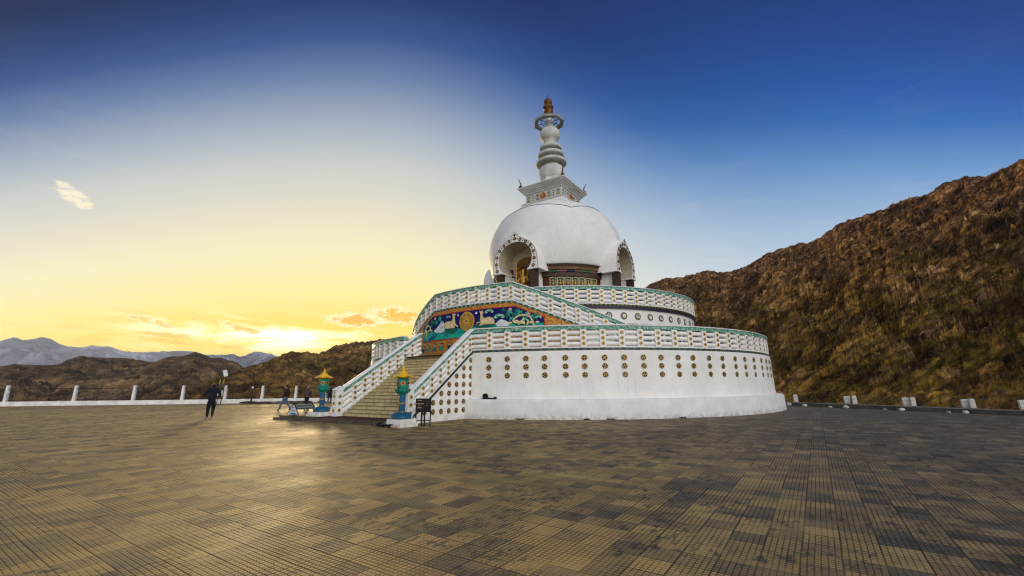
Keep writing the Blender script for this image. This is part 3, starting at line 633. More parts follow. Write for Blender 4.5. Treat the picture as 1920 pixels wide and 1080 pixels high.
slabs(pb, [(-.6,4.70),(.3,4.45),(1.2,4.40),(.8,4.8)], .078, 1); slabs(pb, [(2.2,4.42),(3.4,4.44),(3.2,4.7),(2.4,4.66)], .078, 2)
slabs(pb, [(-1.9,4.97),(-.6,4.96),(-.64,4.84),(-1.0,4.64),(-1.35,4.60),(-1.73,4.75)], .082, 3); slabs(pb, [(.6,4.97),(2.05,4.99),(1.9,4.85),(1.4,4.68),(.9,4.74)], .082, 3)
slabs(pb, [(3.1,4.97),(4.4,4.97),(4.2,4.8),(3.3,4.8)], .082, 3)
q = pb.build('painted_hills', ['mural_teal','mural_teal2','mural_blue','mural_mound'], mural); fix_normals(q)
pb = MB()
relief(pb, [(-3.02,4.95),(-2.52,5.22),(-2.21,5.46),(-2.05,5.48),(-1.89,5.26),(-1.86,4.86),(-2.12,4.78),(-2.72,4.82)], .088); q = pb.build('snow_mountain', 'mural_snow', mural); fix_normals(q); pb = MB(); relief(pb, [(2.0,4.97),(2.35,5.22),(2.6,5.15),(2.98,4.94),(2.8,4.82),(2.2,4.80)], .088)
q = pb.build('snow_mountain', 'mural_snow', mural); fix_normals(q)
for pts in ([(-1.85,5.30),(-1.66,5.41),(-1.2,5.40),(-1.09,5.52),(-1.12,5.74),(-1.14,5.82),(-1.03,5.85),(-.88,5.82),(-.87,5.76),(-.96,5.69),(-.93,5.32),(-.885,5.2),(-.67,5.06),(-.66,4.98),(-.80,5.08),(-.925,5.10),(-.96,4.97),(-1.27,4.97),(-1.55,4.98),(-1.79,4.99)],
            [(.957,5.83),(1.08,5.75),(1.16,5.83),(1.22,5.65),(1.15,5.61),(1.2,5.43),(1.32,5.35),(1.58,5.42),(1.84,5.35),(1.94,5.2),(1.955,4.97),(1.65,4.98),(1.32,5.0),(1.085,4.95),(.91,4.96),(1.08,5.06),(.84,5.13),(.74,4.97),(.81,5.17),(1.05,5.15),(1.01,5.27),(1.06,5.59)]):
    pb = MB(); relief(pb, pts, .105, 0, .05); q = pb.build('deer', 'mural_cream', mural); fix_normals(q)
pb = MB(); WC = (.045, 5.27)
relief(pb, ell(*WC, .56, .575, 32), .10, 0, .05)
relief(pb, ell(*WC, .47, .485, 32), .112, 1, .01)
for k in range(24):
    a = 2*math.pi*k/24; ca, sa = math.cos(a), math.sin(a)
    relief(pb, [(WC[0]+.12*ca-.014*sa, WC[1]+.12*sa+.014*ca), (WC[0]+.47*ca-.034*sa, WC[1]+.48*sa+.034*ca), (WC[0]+.47*ca+.034*sa, WC[1]+.48*sa-.034*ca), (WC[0]+.12*ca+.014*sa, WC[1]+.12*sa-.014*ca)], .126, 0, .03)
relief(pb, ell(*WC, .22, .225, 20), .134, 0, .03); relief(pb, ell(*WC, .06, .06, 10), .145, 1, .02)
q = pb.build('wheel', ['gold_wheel', 'dark_brown'], mural); fix_normals(q)
for (cx_, cz_, s_) in ((-1.52,5.67,.12), (1.62,5.70,.19), (2.27,5.36,.22), (-2.15,5.42,.10), (4.55,5.2,.13)):
    pb = MB()
    for k in range(5):
        a = math.pi*(k/4.); relief(pb, ell(cx_+s_*.95*math.cos(a), cz_+s_*.45*math.sin(a), s_*.55, s_*.36, 12), .095+k*.003, 0, .03); 
    for k in range(3): relief(pb, ell(cx_+s_*.6*(k-1), cz_+s_*.12, s_*.3, s_*.2, 10), .118+k*.003, 1, .01)
    q = pb.build('cloud', ['mural_mint', 'mural_jade'], mural); fix_normals(q)
pb = MB(); relief(pb, ell(.74, 5.71, .07, .065, 12), .095); q = pb.build('moon', 'mural_snow', mural); fix_normals(q); pb = MB(); relief(pb, [(-.68,5.80),(-.72,5.72),(-.66,5.64),(-.61,5.62),(-.655,5.70),(-.64,5.78)], .095)
q = pb.build('crescent', 'mural_snow', mural); fix_normals(q)
def leafc(m, cx_, cz_, r, n, rot, mi):
    for k in range(n):
        a = rot+math.pi*1.5*k/max(1, n-1)-math.pi*.25; ca, sa = math.cos(a), math.sin(a)
        relief(m, [(cx_, cz_), (cx_+r*.55*ca-r*.2*sa, cz_+(r*.55*sa+r*.2*ca)*.9), (cx_+r*ca, cz_+r*sa*.9), (cx_+r*.55*ca+r*.2*sa, cz_+(r*.55*sa-r*.2*ca)*.9)], .10+.002*k, mi, .02)
pb = MB(); rr = random.Random(3)
for (a_, z_) in [(-3.3,5.60),(-2.35,5.66),(-3.7,5.50),(-2.7,5.46),(-4.1,5.22),(-3.3,5.32),(-3.9,5.36),(-3.05,5.50),(-4.2,5.05),(2.54,5.72),(3.35,5.66),(2.78,5.40),(3.2,5.42),(3.64,5.35),(3.96,5.46),(4.36,5.18),(3.79,5.15),(3.02,5.2),(4.07,5.05),(3.5,5.52),(4.45,5.35),(2.9,5.58),(4.2,5.28)]:
    leafc(pb, a_, z_, rr.uniform(.14,.22), 6, rr.uniform(-.5,.5), rr.choice([0,0,1]))
q = pb.build('foliage', ['mural_leaf', 'mural_seagrn'], mural); fix_normals(q)
pb = MB()
def band(m, pts, w, d, mi=0):
    for i in range(len(pts)-1):
        (a, b_), (c_, e) = pts[i], pts[i+1]; L_ = math.hypot(c_-a, e-b_)+1e-6; nx, ny = -(e-b_)/L_*w, (c_-a)/L_*w
        relief(m, [(a+nx, b_+ny), (c_+nx, e+ny), (c_-nx, e-ny), (a-nx, b_-ny)], d+.0015*i, mi, .02)
band(pb, [(-4.2,4.85),(-4.15,5.1),(-4.0,5.3),(-3.75,5.38),(-3.5,5.3),(-3.4,5.15),(-3.6,5.02),(-3.9,4.95)], .035, .118)
band(pb, [(-3.9,4.6),(-3.85,4.85),(-3.95,5.1)], .03, .14)
for (a_, z_, r_) in ((-3.7,5.0,.10), (-3.3,5.02,.12), (-4.0,4.98,.08)): relief(pb, ell(a_, z_, r_, r_*.6, 12), .125, 0, .03)
q = pb.build('branch', 'mural_cream', mural); fix_normals(q); pb = MB()
band(pb, [(4.3,4.75),(4.25,5.0),(4.1,5.25),(3.8,5.38),(3.45,5.36),(3.2,5.22),(3.1,5.05),(3.3,4.95),(3.6,5.05),(3.75,5.2)], .04, .118)
band(pb, [(3.9,4.8),(4.0,5.0),(3.9,5.12)], .045, .14); band(pb, [(3.4,4.85),(3.55,4.95),(3.8,4.9)], .05, .14)
for (a_, z_, r_) in ((3.3,5.05,.13), (3.65,4.97,.15), (2.95,4.97,.12), (4.15,4.95,.12), (4.5,4.95,.1)): relief(pb, ell(a_, z_, r_, r_*.6, 12), .125, 0, .03)
q = pb.build('branch', 'mural_cream', mural); fix_normals(q)
for (a_, z_) in ((-2.85,5.72), (2.95,5.74), (4.02,5.40)):
    pb = MB()
    for k in range(5): a = 2*math.pi*k/5+.5; relief(pb, ell(a_+.06*math.cos(a), z_+.055*math.sin(a), .05, .04, 8), .125+.002*k, 0, .02)
    q = pb.build('flower', 'mural_pink', mural); fix_normals(q)
cols = [1, 2, 3, 2]
for k in range(13):
    a_ = -4.55+.79*k; pb = MB()
    relief(pb, [(a_-.25,3.72),(a_-.25,3.98)]+[(a_-.25*math.cos(t*math.pi/6), 3.98+.2*math.sin(t*math.pi/6)) for t in range(1, 6)]+[(a_+.25,3.98),(a_+.25,3.72)], .05, 0, .03)
    relief(pb, [(a_-.15,3.72),(a_-.13,3.85),(a_,3.95),(a_+.13,3.85),(a_+.15,3.72)], .065, cols[k % 4], .015)
    for t in (-1, 0, 1): relief(pb, ell(a_+t*.11, 4.03-abs(t)*.05, .035, .03, 8), .066, 4, .015)
    q = pb.build('painted_arch', ['gold_ornament_dark', 'mural_navy', 'mural_teal', 'mural_teal2', 'mural_cream'], mural); fix_normals(q)
# --- front stair ----------------------------------------------------
UF = 18.20
def zl(u): return .15+(18.25-u)*.755
def zr(u): return min(.22+(18.25-u)*.625, 3.42)
def near_fn(s): u = UF-s; return ((u, W, min(zl(u), Z1)), (0, 1))
def far_fn(s): u = UF-s; return ((u, -W-.0, zr(u)), (0, 1))
def far_fn_out(s): return far_fn(s)
pn = [UF-u for u in (17.62, 17.10, 16.57, 16.05, 15.53, 15.0, 14.5)]
nb = balustrade(near_fn, np.linspace(0, UF-14.20, 14), pn, mats=('dark_line', 'jade_mosaic'), hw=.12, label='sloping balustrade on the near side of the front stair')
fb = balustrade(lambda s: ((UF-s, -W+.22, zr(UF-s)), (0, 1)), np.linspace(0, UF-13.05, 18), [UF-u for u in (17.48, 16.93, 16.44, 15.94, 15.41, 14.86, 14.32, 13.80)], mats=('white_trim', 'jade_mosaic'), hw=.12, label='sloping balustrade on the far side of the front stair')
# end posts at the foot
for (y0, y1, par) in ((W-.30, W+.05, nb), (-W-.08, -W+.27, fb)):
    m = MB(); zt = 1.36 if y0 < 0 else 1.40
    m.box((18.33, (y0+y1)/2, zt/2+.03), (.34, y1-y0, zt)); 
    m.hexa([(18.14, y0-.03, zt+.03), (18.54, y0-.03, zt+.03), (18.54, y1+.03, zt+.03), (18.14, y1+.03, zt+.03), (18.14, y0-.03, zt+.23), (18.54, y0-.03, zt+.06), (18.54, y1+.03, zt+.06), (18.14, y1+.03, zt+.23)])
    q = m.build('newel_post', 'white_trim', par)
    for zc in (.45, .78, 1.1):
        for cc, nn in (((18.504, (y0+y1)/2, zc), (1, 0, 0)), ((18.33, y1+.004, zc), (0, 1, 0))):
            bit('rosette', rosette(cc, nn, .09), cc, nn, par)
    m = MB(); m.tube([(18.51, (y0+y1)/2, 1.22), (18.51, (y0+y1)/2, 1.36)], [.028, .008], 8); m.build('bell_ornament', 'dark_brown', q)
# flank walls (near side carries the medallion rows)
b = MB()
for (y0, y1, zf) in ((W-.24, W-.01, zl), (-W-.02, -W+.2, zr)):
    ub = 14.05; us = [18.36, 14.20, ub]
    prof = [(18.36, .0), (18.36, max(zf(18.25)-.02, .05)), (14.22, min(zf(14.22), Z1)-.02), (ub, Z1-.02), (ub, 0)]
    n = len(prof); vs = [(u, y1, z) for u, z in prof]+[(u, y0, z) for u, z in prof]
    b.add(vs, [tuple(range(n)), tuple(range(2*n-1, n-1, -1))]+[(i, (i+1) % n, n+(i+1) % n, n+i) for i in range(n)])
q = b.build('stair_flank', 'white_paint', ST); fix_normals(q)
# steps
NS = 19; st = MB(); ed = MB()
u0, z0 = 18.06, .17
for k in range(NS):
    rise = (Z1-z0)/NS; run = (18.06-13.75)/NS
    zt = z0+(k+1)*rise; ua = u0-k*run; ub = ua-run-.02
    st.box(((ua+13.2)/2, 0, zt-rise/2), (ua-13.2, 2*W-.5, rise-.002))
    ed.box((ua-.008, 0, zt-.010), (.05, 2*W-.505, .028))
st.build('steps', 'stair_stone', ST); ed.build('step_nosings', 'step_edge', ST)
# medallions
def medallion(c, nrm, r=.148, seed=0):
    m = MB(); nv = Vector(nrm).normalized(); up = Vector((0,0,1)); a = up.cross(nv).normalized(); c = Vector(c)
    m.disc(c, nrm, r, .015, 20, 0); m.disc(c+nv*.012, nrm, r*.86, .012, 20, 1)
    ph = (seed*.7) % 1.5
    for k in range(4):
        w = ph+k*math.pi/2; m.disc(c+nv*.022+(a*math.cos(w)+up*math.sin(w))*r*.50, nrm, r*.19, .016, 8, 3 if k % 2 else 2)
    m.disc(c+nv*.022, nrm, r*.13, .018, 8, 2)
    return m
MED = ['medal_rim', 'dark_brown', 'gold_leaf', 'rosette_tan']
xs_a = [.243,.309,.373,.435,.503,.565,.631,.696,.762,.825,.89,.951,1.023,1.09,1.163,1.228,1.302,1.381,1.451,1.52]+[1.585+.0645*k for k in range(0, 12)]
for i, a in enumerate(xs_a):
    for j, z in enumerate((2.80, 2.40, 2.0)):
        n = (math.cos(a), math.sin(a), 0); bit('medallion', medallion(P(RW+.002, a, z), n, .145, i*3+j), P(RW, a, z), n, drum)
for i, a in enumerate([-.243-.0645*k for k in range(26)]):
    for j, z in enumerate((2.80, 2.40, 2.0)):
        n = (math.cos(a), math.sin(a), 0); bit('medallion', medallion(P(RW+.002, a, z), n, .145, i*3+j), P(RW, a, z), n, drum)
for k in range(8):
    u = 14.38+.515*k
    for j in range(8):
        z = .42+.395*j
        if z < min(zl(u), Z1)-.27: bit('medallion', medallion((u, W-.008, z), (0, 1, 0), .135, k*5+j), (u, W, z), (0, 1, 0), ST)
umed = [.778-.097*k for k in range(1, 3)]+[.778,.874,.968,1.062,1.154,1.249,1.345,1.437,1.533]+[1.63+.097*k for k in range(48)]
for i, a in enumerate(umed):
    if a > 2*math.pi-.6: continue
    n = (math.cos(a), math.sin(a), 0); c = Vector(P(R2-.078, a, 5.52)); m = MB(); nv = Vector(n)
    m.disc(c, n, .215, .02, 20, 0); m.disc(c+nv*.015, n, .185, .010, 20, 4); m.disc(c+nv*.020, n, .170, .012, 20, 0); m.disc(c+nv*.028, n, .115, .010, 18, 5)
    t = Vector((-n[1], n[0], 0)); 
    m.disc(c+nv*.035+Vector((0,0,-.03)), n, .035, .02, 8, 6+i % 2); m.disc(c+nv*.035+t*.04+Vector((0,0,.04)), n, .03, .02, 8, 6+i % 2); m.disc(c+nv*.035-t*.04+Vector((0,0,.04)), n, .03, .02, 8, 6+i % 2)
    bit('roundel', m, c, n, udrum)
MED2 = ['dark_brown', 'dark_brown', 'gold_leaf', 'rosette_tan', 'medal_rim', 'white_trim', 'leaf_green', 'mural_cream']
# framed niches under the roundels on the upper drum wall
for i, a in enumerate([.83+.097*k for k in range(44)]):
    m = MB(); R = R2-.07
    def pq(da, z, d): return P(R+d, a+da, z)
    for (d0, d1, z0_, z1_, dd, mi) in ((-.036,.036,4.98,5.06,.05,0), (-.034,.034,3.9,4.98,.03,1), (-.024,.024,4.0,4.92,.035,2)):
        m.hexa([pq(d0,z0_,0), pq(d1,z0_,0), pq(d1,z0_,dd), pq(d0,z0_,dd), pq(d0,z1_,0), pq(d1,z1_,0), pq(d1,z1_,dd), pq(d0,z1_,dd)], mi)
    bit('wall_niche', m, pq(0,4.5,0), (math.cos(a), math.sin(a), 0), udrum)
# --- dome -----------------------------------------------------------
DX = Vector((0, 0, 0)); off = Matrix.Rotation(-AZ, 4, 'Z') @ Vector((-.22, 0, 0))
DC = (off.x, off.y, 0)
b = MB()
dome = [(4.9,10.12),(5.18,10.10),(5.22,10.16),(5.26,10.25),(5.38,10.7),(5.49,11.2),(5.55,11.7),(5.56,12.1),(5.52,12.6),(5.41,13.2),(5.21,13.8),(4.92,14.35),(4.55,14.85),(4.12,15.25),(3.6,15.62),(3.1,15.9),(2.6,16.12),(2.0,16.3)]
shell = dome+[(1.9,16.15)]+[(r-.14, z-.02) for r, z in dome[2:-1][::-1]]+[(4.9,10.18)]
b.lathe(shell+[dome[0]], 128, c=DC); dm = b.build('dome', 'dome_paint', ST)
import bmesh
bm = bmesh.new(); bm.from_mesh(dm.data); bmesh.ops.remove_doubles(bm, verts=bm.verts, dist=1e-5); bmesh.ops.recalc_face_normals(bm, faces=bm.faces); bm.to_mesh(dm.data); bm.free()
INNER = [(1.12,0),(1.30,.25),(1.42,.55),(1.46,.9),(1.40,1.25),(1.24,1.58),(.98,1.85),(.66,2.03),(.33,2.12)]
for k in range(4):
    T = Matrix.Translation(Vector(DC)) @ Matrix.Rotation(k*math.pi/2, 4, 'Z'); pr = [(1.12,-.8)]+INNER+[(0,2.15)]+[(-a, z) for a, z in INNER[::-1]]+[(-1.12,-.8)]; n = len(pr); cb = MB()
    cb.add([tuple(T @ Vector((3.6, a*1.01, 9.62+z*1.005))) for a, z in pr]+[tuple(T @ Vector((6.6, a*1.01, 9.62+z*1.005))) for a, z in pr], [tuple(range(n)), tuple(range(2*n-1, n-1, -1))]+[(i, (i+1) % n, n+(i+1) % n, n+i) for i in range(n)])
    co = cb.build('cutter', 'white_paint', ST); fix_normals(co)
    md = dm.modifiers.new('cut', 'BOOLEAN'); md.operation = 'DIFFERENCE'; md.object = co; md.solver = 'EXACT'
    dg = bpy.context.evaluated_depsgraph_get(); dg.update(); me2 = bpy.data.meshes.new_from_object(dm.evaluated_get(dg)); dm.modifiers.clear(); dm.data = me2; bpy.data.objects.remove(co)
print('dome faces', len(dm.data.polygons))
dm.data.materials.clear(); dm.data.materials.append(M['dome_paint'])
dm.data.polygons.foreach_set('material_index', [0]*len(dm.data.polygons))
# raised seam of the lobed mantle on the dome top
b = MB(); pts = []
def dome_r(z): return float(np.interp(z, [q[1] for q in dome[4:]], [q[0] for q in dome[4:]]))
for k in range(193):
    a = 2*math.pi*k/192; z = 14.62+.62*abs(math.cos(2*a))**.8; r = dome_r(z)+.012
    pts.append((DC[0]+r*math.cos(a), DC[1]+r*math.sin(a), z))
b.tube(pts, .028, 5, cap=False); b.build('seam', 'plum_brown', dm)
# body under the dome
b = MB(); [b.lathe([(4.72, Z2-.02), (4.72, 10.2)], 24, c=DC, a0=k*math.pi/2+.25, a1=(k+1)*math.pi/2-.25) for k in range(4)]; bd = b.build('body_wall', 'maroon', ST)
for (r0, r1, za, zb, mt, nm) in ((4.74,5.06,9.98,10.10,'dentil','dentil_course'),(4.74,4.98,9.72,9.975,'ochre_band','cornice'),(4.74,4.84,9.22,9.54,'frieze_ornament','frieze')):
    b = MB(); [b.lathe([(r0, za), (r1, za), (r1, zb), (r0, zb)], 24, c=DC, smooth=False, a0=k*math.pi/2+.27, a1=(k+1)*math.pi/2-.27) for k in range(4)]; b.build(nm, mt, bd)
vc = ['ochre_band','leaf_green','valance_rose','mural_navy','mural_orange','mural_leaf','mural_rose','mural_navy']
for qd in range(4):
    b = MB(); a_s = np.linspace(qd*math.pi/2+.29, (qd+1)*math.pi/2-.29, 9)
    for k in range(8):
        vs = []
        for z in (9.56, 9.70):
            for (r, a) in ((4.74, a_s[k]), (4.92, a_s[k]), (4.92, a_s[k+1]), (4.74, a_s[k+1])): vs.append((DC[0]+r*math.cos(a), DC[1]+r*math.sin(a), z))
        b.hexa(vs, k % 4)
    q = b.build('valance', vc[:4], bd)
for qd in range(4):
    for k in range(7):
        a = qd*math.pi/2+.455+.112*k; n = Vector((math.cos(a), math.sin(a), 0)); t = Vector((-n.y, n.x, 0)); c = Vector((DC[0], DC[1], 0))+n*4.722
        def bx(m, x, z, w, h_, d0, d1, mi):
            vs = [c+t*(x-w/2)+n*d0, c+t*(x+w/2)+n*d0, c+t*(x+w/2)+n*d1, c+t*(x-w/2)+n*d1]
            m.hexa([tuple(q+Vector((0,0,z-h_/2))) for q in vs]+[tuple(q+Vector((0,0,z+h_/2))) for q in vs], mi)
        m = MB(); bx(m, 0, 8.82, .46, .62, 0, .06, 1)
        for x_ in (-.22, .22): bx(m, x_, 8.82, .045, .66, 0, .09, 0)
        for z_ in (8.50, 9.14): bx(m, 0, z_, .40, .045, 0, .09, 0)
        bx(m, 0, 7.7, .44, 1.4, 0, .03, 1)
        # seated figure in an arched halo
        pts = [tuple(c+n*.075+t*(.15*math.cos(w))+Vector((0,0,8.80+.20*math.sin(w)))) for w in [(-.6+4.34*i/12) for i in range(13)]]
        m.tube(pts, .016, 5, 0); m.tube([tuple(c+n*.08+Vector((0,0,8.62))), tuple(c+n*.09+Vector((0,0,8.76))), tuple(c+n*.08+Vector((0,0,8.86)))], [.11,.075,.03], 8, 2)
        m.disc(c+n*.075+Vector((0,0,8.90)), n, .045, .03, 8, 2)
        bx(m, 0, 8.585, .22, .03, .05, .10, 3)
        q = m.build('relief_panel', ['rosette_tan', 'panel_green', 'gold_paint', 'mural_red'], bd); fix_normals(q)
# --- arched niches --------------------------------------------------
def niche(ang):
    T = Matrix.Translation(Vector(DC)) @ Matrix.Rotation(ang, 4, 'Z')
    def tp(u, v_, z): return tuple(T @ Vector((u, v_, z)))
    ZB, UO = 9.62, 6.10
    # inner horseshoe (half width, height) and outer ogee, from the right foot over the top to the left foot
    inner = [(1.12,0),(1.30,.25),(1.42,.55),(1.46,.9),(1.40,1.25),(1.24,1.58),(.98,1.85),(.66,2.03),(.33,2.12)]
    outer = [(1.93,0),(1.90,.35),(1.87,.70),(1.82,1.05),(1.70,1.40),(1.50,1.73),(1.20,2.02),(.80,2.26),(.38,2.52)]
    inn = inner+[(0,2.15)]+[(-a, z) for a, z in inner[::-1]]; out = outer+[(0,2.86)]+[(-a, z) for a, z in outer[::-1]]
    m = MB(); n = len(inn); vs = []
    for u in (UO, UO-.16):
        vs += [tp(u, a, ZB+z) for a, z in inn]+[tp(u, a, ZB+z) for a, z in out]
    fs = []
    for i in range(n-1):
        fs.append((i, i+1, n+i+1, n+i)); fs.append((2*n+i, 2*n+i+1, 3*n+i+1, 3*n+i))
    fs += [(0, n, 3*n, 2*n), (n-1, 2*n-1, 4*n-1, 3*n-1)]
    m.add(vs, fs)
    # hood back to the dome, tunnel inside
    vs = []
    for u, sc_ in ((UO, 1.), (4.2, .97)): vs += [tp(u, a*sc_, ZB+z*(1 if u > 5 else .98)) for a, z in out]
    m.add(vs, [(i, i+1, n+i+1, n+i) for i in range(n-1)], 0, False)
    vs = []
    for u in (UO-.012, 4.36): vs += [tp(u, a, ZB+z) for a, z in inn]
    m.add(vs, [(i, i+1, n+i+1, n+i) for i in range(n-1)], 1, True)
    # soffit brackets and inner side walls down to the terrace
    for sg in (-1, 1):
        m.hexa([tp(u, sg*a, z) for z in (ZB-.10, ZB-.0015) for (u, a) in ((UO+.05,1.08),(UO+.05,1.99),(4.9,1.99),(4.9,1.08))])
        m.hexa([tp(u, sg*a, z) for z in (Z2, ZB-.101) for (u, a) in ((5.55,1.16),(5.55,1.36),(4.30,1.36),(4.30,1.16))])
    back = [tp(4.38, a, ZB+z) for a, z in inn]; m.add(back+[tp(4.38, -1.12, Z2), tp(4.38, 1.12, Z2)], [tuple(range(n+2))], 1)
    o = m.build('niche', ['white_trim', 'niche_shade_beige'], ST); fix_normals(o)
    for sg in (-1, 1):
        pm = MB(); pm.hexa([tp(u, sg*a, z) for z in (Z2, ZB-.101) for (u, a) in ((UO-.02,1.26),(UO-.02,1.66),(5.56,1.66),(5.56,1.26))]); q = pm.build('pillar', 'pillar_ornament', o); fix_normals(q)
    # edge line
    pm = MB(); pm.tube([tp(UO+.004, a*1.003, ZB+z+.004) for a, z in out], .016, 5); pm.build('edge_line', 'plum_brown', o)
    # medallions and drops along the arch
    mid = [((a+c_)/2, (b_+d)/2) for (a, b_), (c_, d) in zip(inn, out)]
    L_ = [0]
    for i in range(1, n): L_.append(L_[-1]+math.hypot(mid[i][0]-mid[i-1][0], mid[i][1]-mid[i-1][1]))
    tot = L_[-1]; K = 13
    nrm = (T.to_3x3() @ Vector((1,0,0)))
    for k in range(K):
        s = .16+(tot-.32)*k/(K-1); a = float(np.interp(s, L_, [q[0] for q in mid])); z = float(np.interp(s, L_, [q[1] for q in mid]))
        if k == K//2: z = 2.40
        c = tp(UO+.002, a, ZB+z); mm = MB(); mm.disc(c, nrm, .125, .03, 14, 1); mm.disc(Vector(c)+nrm*.025, nrm, .06, .015, 8, 2)
        bit('arch_medallion', mm, c, nrm, o)
        if k < K-1:
            s += (tot-.32)/(K-1)/2; a = float(np.interp(s, L_, [q[0] for q in mid])); z = float(np.interp(s, L_, [q[1] for q in mid]))
            c = tp(UO+.002, a, ZB+z); mm = MB(); mm.disc(c, nrm, .045, .03, 8, 1); bit('arch_medallion', mm, c, nrm, o)
    c = tp(UO+.002, 0, ZB+2.66); mm = MB(); mm.disc(c, nrm, .09, .03, 12, 1); bit('arch_medallion', mm, c, nrm, o)
    # painted halo on the back wall
    pm = MB(); hw_ = .95; arc = [(hw_*math.cos(math.pi*k/16), .78+.62*math.sin(math.pi*k/16)*1.0) for k in range(17)]
    prof = [(hw_, -2.2)]+arc+[(-hw_, -2.2)]; nn = len(prof)
    pm.add([tp(4.43, a, ZB+z) for a, z in prof]+[tp(4.39, a, ZB+z) for a, z in prof], [tuple(range(nn))]+[(i, (i+1) % nn, nn+(i+1) % nn, nn+i) for i in range(nn)])
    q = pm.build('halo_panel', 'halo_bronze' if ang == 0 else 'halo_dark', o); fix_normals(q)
    pm = MB(); pm.tube([tp(4.45, a, ZB+z) for a, z in prof], .04, 6); pm.build('halo_rim', 'gold_leaf', o)
    return o
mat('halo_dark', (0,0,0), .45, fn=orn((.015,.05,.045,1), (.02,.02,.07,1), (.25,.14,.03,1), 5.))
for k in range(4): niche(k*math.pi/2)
# --- harmika and spire ----------------------------------------------
def sq(m, prof, rot=0., mi=0, c=DC):
    vs = []
    for (h_, z) in prof:
        for (a, b_) in ((1,1),(-1,1),(-1,-1),(1,-1)): vs.append((c[0]+a*h_, c[1]+b_*h_, z))
    n = len(prof); fs = [(i*4+k, i*4+(k+1) % 4, (i+1)*4+(k+1) % 4, (i+1)*4+k) for i in range(n-1) for k in range(4)]
    fs += [(3,2,1,0), tuple((n-1)*4+k for k in range(4))]; m.add(vs, fs, mi)
b = MB(); sq(b, [(2.45,15.75),(2.25,16.05),(2.05,16.38),(1.98,16.45)]); q = b.build('square_shoulder', 'dome_paint', ST)
b = MB(); sq(b, [(1.95,16.46),(2.02,16.50),(2.02,16.60),(1.95,16.66),(1.72,16.70),(1.72,17.42),(1.80,17.46),(1.84,17.50),(1.84,17.60),(1.93,17.62),(1.93,17.72),(2.03,17.74),(2.03,17.84),(2.14,17.86),(2.14,17.96),(2.24,17.99),(2.24,18.10),(2.1,18.16),(1.2,18.22)])
hk = b.build('harmika', 'harmika_grey', ST)
for qd in range(4):
    T = Matrix.Translation(Vector(DC)) @ Matrix.Rotation(qd*math.pi/2, 4, 'Z'); nrm = T.to_3x3() @ Vector((1,0,0))
    for v_ in (-1.42, -.55, .55, 1.42):
        for z in (16.88, 17.20):
            c = T @ Vector((1.722, v_, z)); m = MB(); m.disc(c, nrm, .13, .02, 14, 0); m.disc(c+nrm*.018, nrm, .10, .01, 14, 4); m.disc(c+nrm*.025, nrm, .055, .012, 10, 0)
            bit('roundel', m, c, nrm, hk)
    for v_ in (-.98, .98):
        for z in (16.83, 17.04, 17.25):
            c = T @ Vector((1.722, v_, z)); m = MB(); m.disc(c, nrm, .05, .03, 8, 1); bit('roundel', m, c, nrm, hk)
    c = T @ Vector((1.722, 0, 17.05)); m = MB(); m.disc(c, nrm, .29, .04, 24, 0); m.disc(c+nrm*.03, nrm, .23, .03, 20, 1); m.disc(c+nrm*.05+Vector((0,0,-.04)), nrm, .11, .05, 12, 0); m.disc(c+nrm*.05+Vector((0,0,.11)), nrm, .06, .05, 10, 0)
    q = m.build('sun_disc', ['gold_leaf', 'mural_orange'], hk)
# corner finials
for (a, b_) in ((1,1),(1,-1),(-1,1),(-1,-1)):
    m = MB(); c = Vector((DC[0]+a*2.02, DC[1]+b_*2.02, 18.14)); d = Vector((a, b_, 0)).normalized()
    m.tube([c, c+Vector((0,0,.22)), c+Vector((0,0,.26)), c+Vector((0,0,.52))], [.16,.12,.06,.03], 8); m.tube([c+Vector((0,0,.4)), c+d*.12+Vector((0,0,.62)), c+d*.2+Vector((0,0,.86))], [.05,.04,.03], 6); m.tube([c+d*.06+Vector((0,0,.05)), c+d*.19+Vector((0,0,.08))], .09, 8)
    m.build('corner_finial', 'plum_brown', hk)
    m = MB(); c = Vector((DC[0]+a*.98, DC[1]+b_*.98, 18.20)); m.disc(c+Vector((0,0,.22)), (d.x, d.y, 0), .15, .04, 14, 0); m.disc(c+d*.035+Vector((0,0,.22)), (d.x, d.y, 0), .11, .015, 14, 1); m.disc(c+d*.048+Vector((0,0,.22)), (d.x, d.y, 0), .06, .015, 10, 0); m.tube([c, c+Vector((0,0,.1))], .09, 8, 1)
    m.build('corner_roundel', ['plum_brown', 'white_trim'], hk)
# spire: leans very slightly, as in the photograph
lean = Matrix.Translation(Vector((DC[0], DC[1], 18.2))) @ Matrix.Rotation(-AZ, 4, 'Z') @ Matrix.Rotation(R_(-1.35), 4, 'Y') @ Matrix.Rotation(AZ, 4, 'Z')
LZ = lambda z: z-18.2
sp = MB()
sp.lathe([(1.25, -.03), (1.25,.28), (1.32,.34), (1.32,.42), (1.22,.44), (1.05,.9), (1.12,1.0)], 8, smooth=False)
sp.lathe([(1.02,.95),(1.10,1.15),(1.14,1.5),(1.12,1.85),(1.00,2.05),(.92,2.1)], 40)
for (zc, r, hgt) in ((2.62,1.36,.36),(3.36,1.17,.34),(4.05,1.0,.32)):
    sp.lathe([(r*.56, zc-.50),(r*.54, zc-.26)], 48); sp.lathe([(r*.54, zc-.26),(r*.97, zc-.20)], 48); sp.lathe([(r*.97, zc-.20),(r, zc-.14),(r*1.0, zc-.06)], 48)
    sp.lathe([(r*1.0, zc-.06),(r*.95, zc+hgt*.18),(r*.84, zc+hgt*.48),(r*.70, zc+hgt*.70),(r*.58, zc+hgt*.86)], 48)
sp.lathe([(.60,4.25),(.60,4.78),(.74,4.86),(.88,5.06),(.93,5.34),(.88,5.62),(.72,5.84),(.5,5.93)], 48)
